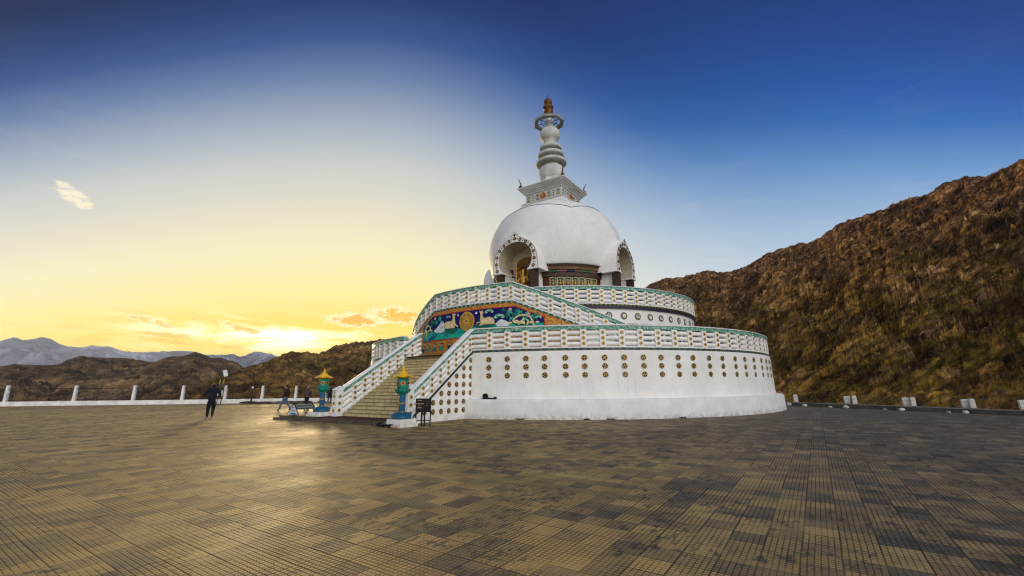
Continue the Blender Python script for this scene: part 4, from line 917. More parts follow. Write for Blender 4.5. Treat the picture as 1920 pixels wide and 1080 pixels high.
sp.lathe([(.40,5.85),(.36,6.2),(.36,7.35)], 24)
spire = sp.build('spire', 'spire_shade_grey', ST); spire.matrix_local = lean
# parasol ring: octagonal band with four spokes
m = MB(); n = 8; vs = []
ringp = [(1.40,6.48),(1.44,6.66),(1.10,6.74),(1.06,6.54)]
m.lathe(ringp+[ringp[0]], 8, smooth=False, a0=.2, a1=.2+2*math.pi)
mat('parasol_shade_grey', (.30,.32,.33), .6, var=.15)  # ring's shadowed look put into its grey
ps = m.build('parasol_ring', 'parasol_shade_grey', spire); fix_normals(ps)
m = MB()
for k in range(8): 
    a = .2+math.pi/4*k+math.pi/8*0; m.tube([(.3*math.cos(a), .3*math.sin(a), 6.62), (.8*math.cos(a), .8*math.sin(a), 6.70), (1.12*math.cos(a), 1.12*math.sin(a), 6.62)], .03, 6)
m.tube([(.72*math.cos(t*math.pi/12), .72*math.sin(t*math.pi/12), 6.70) for t in range(25)], .035, 5, cap=False)
m.build('spokes', 'frame_black', spire)
m = MB(); m.lathe([(1.18,6.97),(.8,7.12),(.42,7.22),(.40,7.3)], 8, smooth=False, a0=.2, a1=.2+2*math.pi) if False else None
m.lathe([(.42,7.28),(.36,7.45),(.40,7.6),(.43,7.72),(.36,7.80),(.30,7.86),(.46,8.0),(.50,8.14),(.44,8.26),(.30,8.33),(.27,8.42),(.34,8.5),(.38,8.66),(.36,8.82),(.26,8.96),(.12,9.05),(.05,9.15),(.03,9.45),(.005,9.66)], 32)
fin = m.build('finial', 'gold_dark', spire) if 'gold_dark' in M else None
mat('gold_dark', (.15,.07,.02), .45, .5, var=.45, vscale=5.)
fin = m.build('finial', 'gold_dark', spire) if fin is None else fin
# small floodlight box standing on the plinth ledge: a thing of its own
# --- emit the counted bits ------------------------------------------
MATS = {'baluster': ['white_trim'], 'rosette': ['rosette_tan', 'gold_paint', 'black_paint'], 'medallion': MED, 'roundel': MED2, 'arch_medallion': MED, 'wall_niche': ['ochre_band', 'dark_brown', 'leaf_green']}
for kind, lst in bits.items():
    sc_l = []
    for i, (mb, c, n, par) in enumerate(lst):
        d = CAML-c; f = d.normalized().dot(n.normalized()); vis = f if f > 0 else -1e3
        if c.z < 3 and kind == 'medallion': vis += .02
        sc_l.append((-(vis/d.length**1.0), i))
    sc_l.sort(); keep = set(i for s, i in sc_l[:100] if s < 0); rest = MB(); nrest = 0
    for i, (mb, c, n, par) in enumerate(lst):
        if i in keep: mb.build(kind, MATS[kind], par)
        else:
            o_ = len(rest.v); rest.v += mb.v; rest.f += [tuple(k+o_ for k in f) for f in mb.f]; rest.m += mb.m; rest.sm += mb.sm; nrest += 1
    if nrest: q = rest.build(kind, MATS[kind], ST); q['kind'] = 'stuff'
# ------------------------------------------------------------------ foot of the stair: platform, lanterns, boards
pf = empty('entrance_platform', uvw(18.8, -1.6), AZ, label='low red carpeted stone platform at the foot of the stair', cat='platform')
m = MB(); m.box((-.05, 0, .045), (1.55, 8.6, .09)); m.build('lower_step', 'step_side', pf)
m = MB(); m.box((-.15, 0, .128), (1.2, 8.45, .074)); m.build('upper_step', 'step_side', pf)
m = MB(); m.box((-.15, .6, .171), (1.16, 6.9, .012)); m.build('carpet', 'red_carpet', pf)
def lantern(loc, label, pedh, size, s=1.):
    o = empty('stone_lantern', loc, AZ, label=label, cat='lantern', group='painted lanterns flanking the stair')
    m = MB(); m.box((0, 0, pedh/2), (size, size, pedh)); m.box((0, 0, pedh*.28), (size+.10, size+.10, pedh*.54)); m.build('pedestal', 'white_paint', o)
    z = pedh
    m = MB(); m.lathe([(.02,0),(.37,.0),(.385,.05),(.375,.10),(.34,.15),(.26,.20),(.18,.225),(.135,.25)], 32, (0,0,z))
    for k in range(12):
        a = 2*math.pi*k/12; m.tube([(.36*math.cos(a), .36*math.sin(a), z+.09), (.29*math.cos(a), .29*math.sin(a), z+.185), (.19*math.cos(a), .19*math.sin(a), z+.235)], [.05,.05,.02], 6)
    m.build('lotus_base', 'lantern_blue', o)
    m = MB(); m.lathe([(.125,.24),(.122,.5),(.118,.92)], 24, (0,0,z)); m.build('post', 'lantern_blue', o)
    m = MB(); m.lathe([(.12,.555),(.145,.565),(.145,.60),(.12,.61)], 24, (0,0,z)); m.lathe([(.13,.245),(.15,.26),(.13,.275)], 24, (0,0,z)); m.build('ring', 'gold_paint', o)
    m = MB(); m.lathe([(.118,.88),(.15,.93),(.22,.985),(.285,1.03),(.30,1.06),(.30,1.13),(.27,1.145),(.24,1.16),(.10,1.165)], 12, (0,0,z), smooth=False); cl = m.build('collar', 'lantern_green', o)
    m = MB()
    for k in range(12):
        a = 2*math.pi*(k+.5)/12; m.disc((.288*math.cos(a), .288*math.sin(a), z+1.095), (math.cos(a), math.sin(a), 0), .034, .014, 6)
    for k in range(12):
        a0 = 2*math.pi*k/12; pass
    for i_ in range(12):
        a = 2*math.pi*(i_+.5)/12
    q = m.build('studs', 'lantern_dark', cl); q['kind'] = 'stuff'
    m = MB(); m.lathe([(.215,1.16),(.235,1.20),(.235,1.50),(.22,1.54),(.10,1.56)], 6, (0,0,z), smooth=False, a0=.3, a1=.3+2*math.pi); lb = m.build('lamp_box', 'lantern_green', o)
    for k in range(6):
        a = .3+2*math.pi*(k+.5)/6; n = (math.cos(a), math.sin(a), 0); rr_ = .235*math.cos(math.pi/6)
        m = MB(); m.disc((rr_*n[0], rr_*n[1], z+1.36), n, .085, .015, 16, 0); m.disc(((rr_+.012)*n[0], (rr_+.012)*n[1], z+1.36), n, .058, .012, 14, 1)
        m.build('window', ['gold_paint', 'dark_brown' if k % 2 else 'mural_red'], lb)
    # hexagonal roof with upturned corners
    m = MB(); n = 36; vs = []; prof = [(.10,1.545),(.36,1.575),(.385,1.60),(.33,1.63),(.25,1.68),(.16,1.76),(.09,1.84),(.05,1.87)]
    for (r, zz) in prof:
        for k in range(n):
            a = 2*math.pi*k/n; c6 = (abs(math.cos(3*(a-.3))))**3; e = (r/.385)**3
            rr2 = r*(1+.10*c6*e); vs.append((rr2*math.cos(a), rr2*math.sin(a), z+zz+.045*c6*e))
    m.add(vs, [(i*n+k, i*n+(k+1) % n, (i+1)*n+(k+1) % n, (i+1)*n+k) for i in range(len(prof)-1) for k in range(n)], 0, False)
    rf = m.build('roof', 'lantern_yellow', o)
    m = MB(); m.lathe([(.05,1.86),(.075,1.885),(.06,1.91),(.04,1.925),(.058,1.945),(.05,1.97),(.025,1.995),(.015,2.05),(.002,2.10)], 16, (0,0,z)); m.build('finial', 'lantern_yellow', rf)
    return o
ln1 = lantern((-4.38, 17.82, 0), 'painted lantern on a tall white block beside the black notice board', .30, .80)
ln2 = lantern(uvw(18.62, -3.25, .178), 'painted lantern further off, beside the triangular sign', .20, .86)
# text helper
def text(body, size, mat_, T, parent, name='lettering', depth=.002, align='CENTER'):
    cu = bpy.data.curves.new(name, 'FONT'); cu.body = body; cu.size = size; cu.extrude = depth; cu.align_x = align; cu.align_y = 'CENTER'
    t = bpy.data.objects.new(name, cu); sc.collection.objects.link(t)
    dg = bpy.context.evaluated_depsgraph_get(); me = bpy.data.meshes.new_from_object(t.evaluated_get(dg))
    bpy.data.objects.remove(t); me.materials.clear(); me.materials.append(M[mat_])
    o = bpy.data.objects.new(name, me); sc.collection.objects.link(o); o.parent = parent; o.matrix_local = T; return o
def scribble(z, w, h_, mt, TF, parent, seed):
    """a line of writing too small to read: uneven strokes at letter height"""
    rr_ = random.Random(seed); m = MB(); x = -w/2
    while x < w/2:
        l_ = rr_.uniform(.008, .02); m.box((x+l_/2, 0, 0), (l_*.75, h_*rr_.uniform(.5, 1.), .003)); x += l_+.003
    o = m.build('lettering', mt, parent); o.matrix_local = TF(0, z); return o
# black notice board
nb_ = empty('notice_board', (-3.55, 17.9, 0), math.atan2(-.28, .60)*.5, label='black notice board on thin legs in front of the medallion wall', cat='notice board')
for x in (-.31, -.085, .035, .30):
    m = MB(); m.box((x, 0 if abs(x) > .2 else .05, .30 if x != .0 else .3), (.035 if abs(x) > .2 else .055, .035, .62)); m.build('leg', 'frame_black', nb_)
m = MB(); m.box((0, 0, .22), (.62, .025, .03)); m.build('crossbar', 'frame_black', nb_)
for sx, w, mt in ((-.16, .34, 'board_black'), (.17, .30, 'frame_black')):
    m = MB(); m.box((sx, -.0, .80), (w, .03, .50)); pn_ = m.build('panel', mt, nb_)
    def TT(x, z): return Matrix.Translation((sx+x, -.018, z)) @ Matrix.Rotation(math.pi/2, 4, 'X')
    if sx < 0:
        text('ATTENTION', .058, 'letter_cream', TT(0, .86), pn_)
        for z, w_, mm_, sd_ in ((.985,.16,'letter_cream',1), (.775,.10,'letter_gold',2), (.705,.18,'letter_cream',3)): scribble(z, w_, .026, mm_, TT, pn_, sd_)
    else:
        for z, w_, sd_ in ((.945,.17,4), (.87,.10,5), (.79,.20,6)): scribble(z, w_, .022, 'letter_grey', TT, pn_, sd_)
m = MB(); m.box((0.005, 0, 1.055), (.66, .04, .02)); m.box((.005, 0, .548), (.66, .04, .02)); m.build('frame', 'frame_black', nb_)
# triangular A frame sign
a0 = Vector((-12.03, 24.07)); a1 = Vector((-10.95, 23.25)); dirx = (a1-a0).normalized(); wid = (a1-a0).length
perp = Vector((-dirx.y, dirx.x)); 
sg = empty('folding_sign', ((a0.x+a1.x)/2, (a0.y+a1.y)/2, 0), math.atan2(dirx.y, dirx.x), label='blue triangular folding sign with slatted top beside the far lantern', cat='sign')
hw_, hh = wid/2*1.05, .68; LEN = 1.0; sgd = 1
def tri_pts(y, s=1., dz=.06): return [(-hw_*s, y, dz), (hw_*s, y, dz), (0, y, dz+(hh-dz)*s)]
m = MB(); q1 = tri_pts(-.012, .93, .07); q2 = tri_pts(.012, .93, .07); m.add(q1+q2, [(0,1,2),(5,4,3),(0,3,4,1),(1,4,5,2),(2,5,3,0)]); pn_ = m.build('panel', 'sign_blue', sg)
for y in (0, LEN):
    for sx in (-1, 1):
        m = MB(); m.tube([(sx*(hw_+.03), y, 0), (0, y, hh+.03)], .022, 6); m.build('leg', 'frame_black', sg)
m = MB(); m.tube([(0, -.03, hh+.03), (0, LEN+.03, hh+.03)], .022, 6); m.build('ridge_bar', 'frame_black', sg)
m = MB(); 
top_, bot_ = .97, .60
for sx in (1,):
    a_, z_ = hw_*(1-top_)+.02, hh*top_; b_, w_ = hw_*(1-bot_)+.02, hh*bot_
    m.add([(sx*a_, .03, z_), (sx*a_, LEN-.03, z_), (sx*b_, LEN-.03, w_), (sx*b_, .03, w_), (sx*a_+.02, .03, z_+.012), (sx*a_+.02, LEN-.03, z_+.012), (sx*b_+.02, LEN-.03, w_+.012), (sx*b_+.02, .03, w_+.012)], [(0,1,2,3),(7,6,5,4),(0,4,5,1),(1,5,6,2),(2,6,7,3),(3,7,4,0)])
bd_ = m.build('side_board', 'sign_grey', sg); fix_normals(bd_)
for k in range(4):
    t = .12+.25*k; m = MB(); xx = a_+(b_-a_)*t+.028; zz = z_+(w_-z_)*t+.016; m.tube([(xx, .12, zz), (xx, LEN-.12, zz)], .012, 5); m.build('slat', 'frame_black' if k % 2 else 'marker_stone', bd_)
def TS(x, z): return Matrix.Translation((x, -.02, z)) @ Matrix.Rotation(math.pi/2, 4, 'X')
scribble(.50, .13, .07, 'sign_text_blue', TS, pn_, 11); scribble(.20, .50, .08, 'sign_text_blue', TS, pn_, 12); scribble(.10, .62, .05, 'sign_text_blue', TS, pn_, 13)
m = MB(); m.add([(-.16,-.02,.345),(-.09,-.02,.395),(-.09,-.02,.36),(.09,-.02,.36),(.09,-.02,.395),(.16,-.02,.345),(.09,-.02,.295),(.09,-.02,.33),(-.09,-.02,.33),(-.09,-.02,.295)], [(0,1,9),(2,3,7,8),(4,5,6)]); m.build('arrow', 'sign_text_blue', pn_)
# rubbish bag heap by the near pedestal
def lump(m, c, r, mi=0, seed=0, n=10, flat=.6):
    rr = random.Random(seed); vs = []; 
    for i in range(1, n//2):
        ph = math.pi*i/(n//2)
        for k in range(n):
            a = 2*math.pi*k/n; q = 1+rr.uniform(-.22, .22); vs.append((c[0]+r*q*math.sin(ph)*math.cos(a), c[1]+r*q*math.sin(ph)*math.sin(a), max(c[2]+r*flat*q*math.cos(ph), .001)))
    rows = n//2-1; top_ = len(vs); vs.append((c[0], c[1], c[2]+r*flat)); vs.append((c[0], c[1], max(.001, c[2]-r*flat)))
    fs = [(i*n+k, (i+1)*n+k, (i+1)*n+(k+1) % n, i*n+(k+1) % n) for i in range(rows-1) for k in range(n)]
    fs += [(top_, k, (k+1) % n) for k in range(n)]+[(top_+1, (rows-1)*n+(k+1) % n, (rows-1)*n+k) for k in range(n)]
    m.add(vs, fs, mi, True)
for (x, y, r, mt, lb, s) in ((-5.28,18.13,.17,'bag_black','crumpled black bag furthest from the near lantern',1), (-4.98,17.80,.19,'bag_black','crumpled black bag between the others at the pedestal',2), (-4.70,17.42,.15,'bag_black','crumpled black bag closest to the pale rag',3), (-4.52,17.22,.12,'rag_pink','pale pinkish rag on the ground at the pedestal',4)):
    m = MB(); lump(m, (x, y, r*.4), r, 0, s, 14, .5); o = m.build('bag' if mt == 'bag_black' else 'rag', mt); tag(o, lb, 'bag' if mt == 'bag_black' else 'rag', 'bags left by the lantern pedestal' if mt == 'bag_black' else None)
# floodlight on the plinth ledge
def floodlight():
    x, y, z = uvw(RP*math.cos(.235)-.22, RP*math.sin(.235)-.02, .90)
    o = empty('floodlight', (x, y, z), AZ+math.pi/2, label='small black floodlight with cable box on the plinth ledge', cat='floodlight')
    m = MB(); m.disc((-.02, .0, .14), (0, 1, 0), .13, .12, 16, 0); m.box((-.02, .06, .05), (.26,.13,.10)); m.build('housing', 'frame_black', o)
    m = MB(); m.disc((-.02, .122, .14), (0, 1, 0), .105, .01, 16, 0); m.build('lens', 'lens_glass', o)
    m = MB(); m.box((.33, .06, .035), (.44,.10,.07)); m.box((.50, .06, .055), (.10,.12,.11)); m.build('cable_box', 'frame_black', o)
    return o
fl_ = floodlight(); fl_.rotation_euler = (0, 0, AZ+.235+math.pi/2)
# golden statues inside the niches
def skinmesh(name, V, E, m_, parent=None, sub=2, smooth=True, root=0, T=None):
    me = bpy.data.meshes.new(name); me.from_pydata([q[:3] for q in V], E, []); o = bpy.data.objects.new(name, me); sc.collection.objects.link(o)
    sk = o.modifiers.new('s', 'SKIN'); sk.use_smooth_shade = True
    if not me.skin_vertices: me.skin_vertices.new()
    for i, q in enumerate(V):
        d = me.skin_vertices[0].data[i]; r = q[3] if isinstance(q[3], tuple) else (q[3], q[3]); d.radius = r; d.use_root = (i == root)
    sb = o.modifiers.new('b', 'SUBSURF'); sb.levels = sub; sb.render_levels = sub
    dg = bpy.context.evaluated_depsgraph_get(); m2 = bpy.data.meshes.new_from_object(o.evaluated_get(dg)); bpy.data.objects.remove(o)
    m2.materials.clear(); m2.materials.append(M[m_]); m2.name = name
    for p_ in m2.polygons: p_.use_smooth = True
    o = bpy.data.objects.new(name, m2); sc.collection.objects.link(o)
    if parent: o.parent = parent
    return o
def statue(ang, label):
    T = Matrix.Rotation(AZ+ang, 4, 'Z'); off_ = T @ Vector((5.0, 0, 0)); x, y = CX-.22+off_.x, CY+off_.y
    o = empty('statue', (x, y, Z2), AZ+ang-math.pi/2, label=label, cat='statue', group='gilded statues in the dome niches')
    m = MB(); m.box((0, 0, .9), (1.7,.70,1.8)); m.box((0, 0, 1.85), (1.85,.75,.10)); m.build('throne', 'gold_ornament_dark', o)
    m = MB(); m.lathe([(.3,1.0),(.72,1.02),(.80,1.15),(.72,1.3),(.6,1.38),(.3,1.40)], 28, smooth=True); 
    for k in range(14):
        a = 2*math.pi*k/14; m.tube([(.7*math.cos(a), .42*math.sin(a)+0, 1.06), (.82*math.cos(a), .47*math.sin(a), 1.22), (.72*math.cos(a), .42*math.sin(a), 1.4)], [.05,.09,.03], 6)
    q = m.build('lotus_seat', 'gold_leaf', o); q.scale = (1, .6, 1); q.location.z = .9
    z = 2.33
    V = [(0,0,z+.12,(.26,.2)),(0,-.02,z+.42,(.20,.15)),(0,-.03,z+.78,(.27,.17)),(0,-.02,z+.98,.10),(0,0,z+1.12,.12),(0,0,z+1.30,.165),(0,-.02,z+1.48,.11),(0,-.02,z+1.60,.06),
         (.33,-.02,z+.86,.10),(.46,.06,z+.52,.085),(.30,.28,z+.26,.07),(.10,.36,z+.22,.055),(-.33,-.02,z+.86,.10),(-.46,.06,z+.52,.085),(-.42,.30,z+.42,.06),(-.38,.42,z+.62,.05),
         (.45,.18,z+.08,.17),(.62,.3,z+.04,.14),(.18,.42,z+.05,.10),(-.45,.18,z+.08,.17),(-.62,.3,z+.04,.14),(-.18,.44,z+.09,.10)]
    E = [(0,1),(1,2),(2,3),(3,4),(4,5),(5,6),(6,7),(2,8),(8,9),(9,10),(10,11),(2,12),(12,13),(13,14),(14,15),(0,16),(16,17),(17,18),(0,19),(19,20),(20,21)]
    skinmesh('figure', V, E, 'gold_leaf', o)
    m = MB(); m.tube([(.0+.36*math.cos(t*math.pi/12), -.12, z+1.28+.36*math.sin(t*math.pi/12)) for t in range(25)], .035, 6, cap=False); m.build('halo', 'gold_leaf', o)
    m = MB(); m.tube([(0,-.02,z+1.58),(0,-.02,z+1.76),(0,-.02,z+1.90)], [.14,.09,.02], 8); m.tube([(-.3,0,z+1.5),(-.15,-.02,z+1.62),(0,-.02,z+1.60),(.15,-.02,z+1.62),(.3,0,z+1.5)], .05, 6); m.build('crown', 'dark_brown', o)
    return o
statue(0, 'gilded seated statue in the front niche above the stair'); statue(math.pi/2, 'gilded seated statue in the right hand niche of the dome')
# ------------------------------------------------------------------ people
def R3(p, rz, o): ca, sa = math.cos(rz), math.sin(rz); return (o[0]+p[0]*ca-p[1]*sa, o[1]+p[0]*sa+p[1]*ca, o[2]+p[2])
def person(loc, yaw, H_, label, pose, top, bottom, hairk='hair', shoes='shoe_black', soles=False, top_name='jacket', bulk=1.):
    """faces +y before yaw; pose gives elbows, wrists, knees, ankles, head offset"""
    o = empty('person', loc, yaw, label=label, cat='person'); s = H_/1.75; o.scale = (s, s, s)
    hp = pose.get('hip', (0,0,.93)); ch = pose.get('chest', (0,.0,1.30)); nk = pose.get('neck', (0,-.005,1.475)); hd = pose.get('head', (0,.015,1.61)); ht = pose.get('headturn', 0.)
    V = []; E = []
    def add(p, r, par=None): V.append((p[0], p[1], p[2], r)); i = len(V)-1; (E.append((par, i)) if par is not None else None); return i
    pel = add(hp, (.12,.10)); sp1 = add(((hp[0]+ch[0])/2, (hp[1]+ch[1])/2, 1.12), (.115,.09), pel); cs = add(ch, (.145,.10), sp1); ne = add(nk, .055, cs)
    fw = (math.sin(-ht), math.cos(ht))
    j = add((hd[0]*.6+nk[0]*.4, hd[1]*.6+nk[1]*.4+.01, hd[2]*.55+nk[2]*.45), .062, ne); h1 = add((hd[0]+fw[0]*.012, hd[1]+fw[1]*.012, hd[2]-.01), (.078,.090), j); h2 = add((hd[0], hd[1], hd[2]+.07), (.074,.086), h1); add((hd[0], hd[1], hd[2]+.125), .04, h2)
    add((hd[0]+fw[0]*.105, hd[1]+fw[1]*.105, hd[2]-.012), .012, h1)         # nose
    for sx in (-1, 1):
        add((hd[0]+sx*fw[1]*.088, hd[1]-sx*fw[0]*.088, hd[2]-.005), .014, h1)
    arms = []
    for sx, k in ((-1, 'l'), (1, 'r')):
        shp = (ch[0]+sx*.185, ch[1]-.01, ch[2]+.115); el_ = pose['elbow_'+k]; wr = pose['wrist_'+k]
        a = add(shp, .058, cs); b_ = add(el_, .043, a); c_ = add(wr, .030, b_)
        d = (Vector(wr)-Vector(el_)).normalized(); side = Vector((0,0,1)).cross(d); side = side.normalized() if side.length > .2 else Vector((0,1,0))
        pm = Vector(wr)+d*.055; p_ = add(pm, (.030,.022), c_)
        for f_, (of, ln) in enumerate(((-.027,.075),(-.009,.090),(.009,.084),(.027,.066))):
            k1 = pm+d*.035+side*of; q1_ = add(k1, .009, p_); k2 = k1+d*ln*.55+Vector((0,0,-.006)); q2_ = add(k2, .008, q1_); add(k2+d*ln*.42+side*(-of*.2)+Vector((0,0,-.016)), .007, q2_)
        tb = Vector(wr)+d*.03+side*(-.036*sx); t1 = add(tb, .011, c_); add(tb+d*.05-side*.012*sx, .009, t1)
        arms.append((shp, el_, wr))
    for sx, k in ((-1, 'l'), (1, 'r')):
        a = add((hp[0]+sx*.085, hp[1], hp[2]-.06), .085, pel); kn = pose['knee_'+k]; an = pose['ankle_'+k]
        b_ = add(kn, .055, a); c_ = add(((kn[0]+an[0])/2, (kn[1]+an[1])/2-.01, (kn[2]+an[2])/2+.05), .052, b_); d_ = add(an, .036, c_); tt = pose.get('toe_'+k, (an[0], an[1]+.15, an[2]-.055)); add(tt, .03, d_)
    skinmesh('body', V, E, 'skin', o, 1)
    # upper garment
    V = []; E = []
    am = add((hp[0], hp[1], hp[2]-.06), (.178*bulk,.135*bulk)); a0_ = add((hp[0], hp[1], hp[2]+.06), (.175*bulk,.130*bulk), am); a1_ = add((hp[0]*.5+ch[0]*.5, (hp[1]+ch[1])/2, 1.15), (.172*bulk,.130*bulk), a0_); a2_ = add((ch[0], ch[1], ch[2]+.02), (.195*bulk,.138*bulk), a1_); a3_ = add((nk[0], nk[1], nk[2]-.035), .078, a2_)
    for (shp, el_, wr) in arms:
        b1 = add((shp[0], shp[1], shp[2]-.01), .082*bulk, a2_); b2 = add(el_, .066*bulk, b1); add(tuple(Vector(wr)*.92+Vector(el_)*.08), .050, b2)
    skinmesh(top_name, V, E, top, o, 2)
    V = []; E = []
    a0_ = add((hp[0], hp[1], hp[2]+.06), (.150,.115)); a1_ = add((hp[0], hp[1], hp[2]-.04), (.150,.118), a0_)
    for sx, k in ((-1, 'l'), (1, 'r')):
        kn = pose['knee_'+k]; an = pose['ankle_'+k]
        b1 = add((hp[0]+sx*.088, hp[1], hp[2]-.17), .102*bulk, a1_); b2 = add(kn, .080*bulk, b1); b3 = add(((kn[0]+an[0])/2, (kn[1]+an[1])/2-.008, (kn[2]+an[2])/2), .068, b2); add((an[0], an[1], an[2]+.005), .060, b3)
    skinmesh('trousers', V, E, bottom, o, 2)
    for k in ('l', 'r'):
        an = pose['ankle_'+k]; tt = pose.get('toe_'+k, (an[0], an[1]+.15, an[2]-.055)); V = []; E = []
        a0_ = add((an[0], an[1]-.035, an[2]-.035), .045); a1_ = add((an[0], an[1]+.05, (an[2]+tt[2])/2-.005), (.046,.045), a0_); add((tt[0], tt[1]-.01, tt[2]+.004), (.045,.032), a1_)
        q = skinmesh('shoe', V, E, shoes, o, 2)
        if soles:
            m = MB(); m.tube([(an[0], an[1]-.07, an[2]-.07), (an[0], an[1]+.05, (an[2]+tt[2])/2-.045), (tt[0], tt[1]+.02, tt[2]-.02)], [.03,.038,.03], 8); m.build('sole', 'shoe_sole', q)
    V = []; E = []
    if hairk == 'hood':
        a0_ = add((nk[0], nk[1]-.02, nk[2]+.0), .085); a1_ = add((hd[0]-fw[0]*.02, hd[1]-fw[1]*.02, hd[2]-.02), (.092,.098), a0_); add((hd[0], hd[1], hd[2]+.085), (.080,.088), a1_); skinmesh('hood', V, E, top, o, 2)
    else:
        a0_ = add((hd[0]-fw[0]*.045, hd[1]-fw[1]*.045, hd[2]-.045), .066); a1_ = add((hd[0]-fw[0]*.025, hd[1]-fw[1]*.025, hd[2]+.045), (.084,.084), a0_); add((hd[0]+fw[0]*.01, hd[1]+fw[1]*.01, hd[2]+.10), (.070,.076), a1_)
        q = skinmesh('cap' if hairk == 'cap' else 'hair', V, E, 'hair_black', o, 2)
        if hairk == 'cap':
            m = MB(); c = Vector((hd[0]+fw[0]*.10, hd[1]+fw[1]*.10, hd[2]+.06)); m.disc(c, (0,0,1), .075, .012, 12, 0); m.build('cap_peak', 'hair_black', q)
    # eyes and mouth on the face
    m = MB(); sd_ = Vector((fw[1], -fw[0], 0)); f3 = Vector((fw[0], fw[1], 0)); H0 = Vector(hd)
    for sx in (-1, 1): m.disc(H0+f3*.088+sd_*sx*.031+Vector((0,0,.014)), f3, .009, .004, 8)
    m.build('eyes', 'hair_black', o)
    m = MB(); m.tube([tuple(H0+f3*.088-sd_*.022+Vector((0,0,-.048))), tuple(H0+f3*.094+Vector((0,0,-.047))), tuple(H0+f3*.088+sd_*.022+Vector((0,0,-.048)))], .005, 5); m.build('mouth', 'mural_rose', o)
    return o
g1 = (-15.63, 23.35, 0)
away = math.atan2(-g1[0], g1[1])       # heading straight away from the camera
person(g1, away, 1.80, 'man in dark navy jacket walking away towards the fence', dict(
    elbow_l=(-.34,-.03,1.14), wrist_l=(-.22,.17,1.08), elbow_r=(.34,-.02,1.13), wrist_r=(.22,.17,1.07), knee_l=(-.12,.02,.50), ankle_l=(-.12,-.04,.085), knee_r=(.10,.10,.50), ankle_r=(.085,-.02,.11), toe_r=(.085,.11,.045), head=(0,.02,1.615)), 'navy_cloth', 'dark_trousers', 'hood', soles=True, bulk=1.15)
g2 = (-15.46, 30.55, 0)
person(g2, away+1.0, 1.74, 'person in black jacket and blue jeans striding across the plaza', dict(
    elbow_l=(-.27,-.05,1.12), wrist_l=(-.20,.14,.98), elbow_r=(.27,-.10,1.12), wrist_r=(.24,-.02,.88), knee_l=(-.09,.22,.51), ankle_l=(-.08,.33,.09), knee_r=(.09,-.08,.50), ankle_r=(.08,-.36,.14), toe_r=(.08,-.24,.05), head=(0,.05,1.60)), 'brown_cloth', 'denim', 'cap')
g3 = (-13.60, 29.65, 0)
person(g3, away-1.25, 1.78, 'person in grey pullover behind the triangular sign', dict(
    elbow_l=(-.25,.04,1.13), wrist_l=(-.16,.26,1.10), elbow_r=(.25,.02,1.13), wrist_r=(.16,.25,1.16), knee_l=(-.10,.06,.50), ankle_l=(-.10,.12,.085), knee_r=(.10,-.02,.50), ankle_r=(.10,-.16,.09), head=(0,.04,1.61)), 'grey_cloth', 'trouser_black', 'hair', top_name='pullover')
g4 = (-18.2, 44.6, 0)
person(g4, away-.3, 1.74, 'person in dark clothes standing at the fence near the stair foot', dict(
    elbow_l=(-.28,-.02,1.12), wrist_l=(-.24,.12,.92), elbow_r=(.28,-.02,1.12), wrist_r=(.24,.12,.92), knee_l=(-.12,.02,.50), ankle_l=(-.13,.0,.085), knee_r=(.12,.02,.50), ankle_r=(.14,.0,.085)), 'black_cloth', 'navy_cloth', 'hair')
# ------------------------------------------------------------------ white post fence along the left edge
fe = empty('fence', (-33., 44.35, 0), 0, label='white kerb with leaning white posts and dark wires', cat='fence')
FL = Vector((33., -44.35, 0))
fp = [Vector((x, y-.35, 0))+FL for x, y in FENCE]
m = MB(); path = []
for i, q in enumerate(fp):
    t = (fp[min(i+1, len(fp)-1)]-fp[max(i-1, 0)]).normalized(); path.append((tuple(q), (t.y, -t.x)))
m.sweep(path, [(.0,.004),(.0,.40),(-.02,.42),(-.40,.42),(-.42,.40),(-.42,.004)][::-1]); kb = m.build('kerb', 'fence_white', fe); fix_normals(kb)
def on_fence(r):      # point of the fence line seen along direction ratio x/y = r
    for i in range(len(fp)-1):
        a = fp[i]-FL; b_ = fp[i+1]-FL; den = (b_.x-a.x)-r*(b_.y-a.y); t = (r*a.y-a.x)/den
        if -1e-6 <= t <= 1: return a+(b_-a)*t
for k, r in enumerate([-1.36, -1.135, -.9813, -.849, -.7395, -.6442, -.5609, -.4859, -.4205, -.362]):
    c = on_fence(r); 
    if c is None: continue
    c = c+FL; c.y += .2; h_ = 1.98-.045*k; m = MB(); w0, w1 = .125, .10
    m.hexa([(c.x-w0,c.y-w0,.41),(c.x+w0,c.y-w0,.41),(c.x+w0,c.y+w0,.41),(c.x-w0,c.y+w0,.41),(c.x-w1,c.y-w1,h_-.05),(c.x+w1,c.y-w1,h_-.05),(c.x+w1,c.y+w1,h_-.05),(c.x-w1,c.y+w1,h_-.05)])
    m.hexa([(c.x-w1*1.15,c.y-w1*1.15,h_-.052),(c.x+w1*1.15,c.y-w1*1.15,h_-.052),(c.x+w1*1.15,c.y+w1*1.15,h_-.052),(c.x-w1*1.15,c.y+w1*1.15,h_-.052),(c.x-w1*.9,c.y-w1*.9,h_),(c.x+w1*.9,c.y-w1*.9,h_),(c.x+w1*.9,c.y+w1*.9,h_),(c.x-w1*.9,c.y+w1*.9,h_)])
    m.build('post', 'fence_white', fe)
mid_ = [q+Vector((0,.2,0)) for q in fp]
for z_, r_ in ((1.62,.035),(.56,.03)):
    m = MB(); m.tube([tuple(q+Vector((0,0,z_-.012*i))) for i, q in enumerate(mid_)], r_, 5); m.build('rail', 'wire_dark', fe)
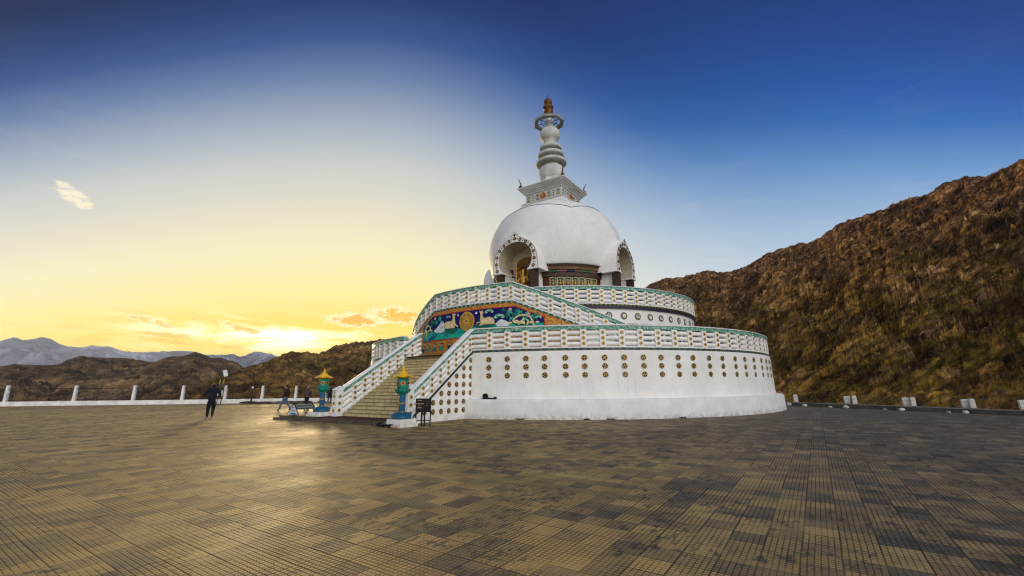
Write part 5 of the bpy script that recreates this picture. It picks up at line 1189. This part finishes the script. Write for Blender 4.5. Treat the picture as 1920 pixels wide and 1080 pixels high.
# wire mesh: diamond net between the rails
m = MB()
for i in range(len(mid_)-1):
    a, b_ = mid_[i], mid_[i+1]; L_ = (b_-a).length; n = int(L_/.34)
    for k in range(n):
        for s_ in (0, 1):
            t0 = k/n; t1 = min(1., (k+3)/n) if s_ == 0 else max(0., (k-3)/n)
            p0 = a+(b_-a)*t0; p1 = a+(b_-a)*t1; m.tube([tuple(p0+Vector((0,0,.57))), tuple(p1+Vector((0,0,1.58)))], .011, 3, cap=False, smooth=False)
q = m.build('wire_mesh', 'wire_dark', fe); q['kind'] = 'stuff'
# lamp with small panel, rust pole, debris at the foot of the kerb
lo = empty('solar_lamp', (-28.75, 44.0, 0), .2, label='twin pole lamp with small white solar panel beside the fence', cat='lamp')
for x in (-.18, .16):
    m = MB(); m.tube([(x, 0, 0), (x+.03, 0, 1.62)], .045, 8, 0); m.tube([(x+.03, 0, 1.62), (x+.05, 0, 2.35)], .04, 8, 1); m.tube([(x+.012,-.003,.75),(x+.022,-.003,1.3)], .055, 8, 2); m.build('pole', ['rust_pole', 'pole_amber', 'pole_white'], lo)
m = MB(); m.box((.05, 0, 1.78), (.42,.22,.14)); m.box((.05, -.01, 1.90), (.36,.18,.06)); m.build('lamp_head', 'panel_dark', lo)
m = MB(); m.tube([(-.05, 0, 2.3), (-.02, 0, 2.85)], .03, 6); m.build('bracket', 'rust_pole', lo)
T = Matrix.Translation((.22, 0, 2.95)) @ Matrix.Rotation(R_(-18), 4, 'Y') @ Matrix.Rotation(R_(25), 4, 'Z') @ Matrix.Rotation(R_(14), 4, 'X')
m = MB(); m.box((0, 0, 0), (.40,.06,.62), T=T); m.build('solar_panel', 'panel_white', lo); m = MB(); m.box((-.21, .02, 0), (.10,.14,.60), T=T); m.box((.0,.05,-.33),(.4,.12,.06), T=T); m.build('panel_back', 'panel_dark', lo)
rp = empty('rusty_pole', (-25.15, 43.2, 0), 0, label='thin rusty pole standing in front of the fence', cat='pole')
m = MB(); m.tube([(0,0,0),(.02,0,1.6),(.0,0,3.0)], [.075,.065,.05], 8); m.build('shaft', 'rust_pole', rp); m = MB(); m.tube([(.012,0,1.45),(.012,0,1.66)], .09, 8); m.build('sleeve', 'marker_stone', rp)
rr = random.Random(5)
for k, (x0, x1, y, mt, lb) in enumerate(((-26.3,-23.2,43.3,'log_dark','longest dark log by the rusty pole at the kerb'), (-24.3,-21.5,43.5,'log_grey','grey log lying right of the rusty pole'), (-22.6,-19.6,43.9,'log_dark','dark log behind the striding person'), (-19.2,-17.9,44.3,'log_grey','short pale log at the kerb behind the grey pullover'))):
    m = MB(); pts = [(x0+(x1-x0)*t/5, y+rr.uniform(-.06,.06), .11+rr.uniform(-.03,.05)) for t in range(6)]; m.tube(pts, [.06,.10,.11,.09,.10,.05], 7)
    m.tube([(x0+.8, y-.1, .1), (x0+1.2, y-.25, .26)], [.04,.02], 5) if k % 2 == 0 else None
    o = m.build('log', mt); tag(o, lb, 'log', 'logs lying along the kerb')
# ------------------------------------------------------------------ right hand wall, marker stones, pebbles
rw = empty('low_wall', (21.5, 26.3, 0), 0, label='low dark grey parapet along the right edge below the mountain', cat='wall')
pts = [Vector((x-21.5, y-26.3, 0)) for x, y in [(15.,51.6),(20.0,42.),(19.3,31.6),(23.1,21.0),(28.7,5.4),(33.7,-8.5),(37.6,-20.)]]
path = []
for i, q in enumerate(pts):
    t = (pts[min(i+1, len(pts)-1)]-pts[max(i-1, 0)]).normalized(); path.append((tuple(q), (t.y, -t.x)))
m = MB(); m.sweep(path, [(-.0,.003),(0,.20),(.30,.20),(.30,.003)]); q = m.build('wall_body', 'kerb_grey', rw); fix_normals(q)
m = MB(); m.sweep(path, [(-.03,.202),(-.03,.245),(.33,.245),(.33,.202)]); q = m.build('coping', 'kerb_top', rw); fix_normals(q)
def wall_pt(r):
    x0, y0, x1, y1 = 19.55, 31.6, 23.35, 21.0; t = (r*y0-x0)/((x1-x0)-r*(y1-y0)); return x0+t*(x1-x0), y0+t*(y1-y0), t
stones = [(1492,0,.50,.27,'single white marker stone nearest the stupa plinth'),(1588,1,.46,.29,'left stone of the first marker pair from the stupa'),(1602,0,.50,.25,'right stone of the first marker pair from the stupa'),(1698,1,.44,.27,'left stone of the middle marker pair'),(1711,0,.47,.23,'right stone of the middle marker pair'),(1808,1,.42,.25,'left stone of the third marker pair from the stupa'),(1822,0,.45,.22,'right stone of the third marker pair from the stupa'),(1917,1,.44,.26,'marker stone cut by the right picture edge')]
for k, (px, kind_, h_, w_, lb) in enumerate(stones):
    r = (px-960)/818.08/(math.cos(PITCH)+.056*math.sin(PITCH)*0+ .0)*1.0
    r = (px-960)/818.08/(math.cos(PITCH)+ (722-540)/818.08*math.sin(PITCH))*.9995 if False else (px-960)/(818.08*math.cos(PITCH)+(765-540)*math.sin(PITCH))
    x, y, t = wall_pt(r); m = MB(); w0 = w_/2; w1 = w0*1.15 if kind_ else w0*.92; d_ = .07
    ca, sa = .94, -.34      # stones face across the plaza
    prof = [(-w0,0),(w0,0),(w1,h_*.82),(w1*.8,h_*.97),(w1*.35,h_*1.0),(-w1*.35,h_),(-w1*.8,h_*.97),(-w1,h_*.84)] if not kind_ else [(-w0,0),(w0*.9,0),(w1,h_*.97),(w1*.5,h_),(-w1*.4,h_*.99),(-w1,h_*.93)]
    n = len(prof); m.add([(a*ca-d_*0+.0*sa, a*sa, z) for a, z in prof]+[(a*ca+d_*.34*2, a*sa+d_*.94*2, z) for a, z in prof], [tuple(range(n)), tuple(range(2*n-1, n-1, -1))]+[(i, (i+1) % n, n+(i+1) % n, n+i) for i in range(n)])
    o = m.build('marker_stone', 'marker_stone', None, (x+.02, y, .247)); fix_normals(o)
    bv = o.modifiers.new('bevel', 'BEVEL'); bv.width = .015; bv.segments = 2
    o.rotation_euler = (0, R_(rr.uniform(-3, 3)), 0); tag(o, lb, 'stone', 'white marker stones on the right wall')
for k, (x, y, r_, lb) in enumerate([(19.05,31.2,.17,'rounded pale pebble touching the plinth corner'),(19.1,29.6,.15,'pale pebble below the single marker stone'),(20.1,27.3,.15,'pale pebble below the first marker pair'),(19.55,27.9,.11,'small grey pebble left of the one below the first marker pair'),(21.1,24.6,.13,'pale pebble below the middle marker pair'),(20.75,25.3,.09,'small grey pebble left of the one below the middle marker pair'),(22.05,22.1,.12,'pale pebble below the third marker pair'),(21.8,22.7,.08,'small grey pebble left of the one below the third marker pair')]):
    m = MB(); lump(m, (0, 0, r_*.55), r_, 0, 40+k, 12, .7); o = m.build('pebble', 'pebble' if k in (3,5,7) else 'marker_stone', None, (x, y, 0)); tag(o, lb, 'pebble', 'pebbles along the foot of the right wall')
# dry weeds at the foot of the plinth
for k, (a, lb) in enumerate(((.36, 'small dry weed at the plinth foot near the floodlight'), (.56, 'dry weed tuft at the plinth foot left of the middle'), (.63, 'wider dry weed tuft at the plinth foot, middle of the drum'), (.86, 'tiny dry weed at the plinth foot, right part of the drum'))):
    x, y, z = uvw((RP+.12)*math.cos(a), (RP+.12)*math.sin(a)); m = MB(); rw_ = random.Random(60+k)
    for q in range(26):
        t = rw_.uniform(0, 6.28); l_ = rw_.uniform(.05, .13); bx_, by_ = rw_.uniform(-.16, .16), rw_.uniform(-.05, .05)
        m.tube([(bx_, by_, 0), (bx_+l_*.5*math.cos(t), by_+l_*.5*math.sin(t), l_*.5), (bx_+l_*math.cos(t), by_+l_*math.sin(t), l_*.6)], [.012,.010,.002], 4)
    # a low crown joins the stalks
    lump(m, (0, 0, .01), .10, 0, 70+k, 10, .25); o = m.build('weed', 'weed', None, (x, y, 0)); tag(o, lb, 'weed', 'dry weeds along the plinth')
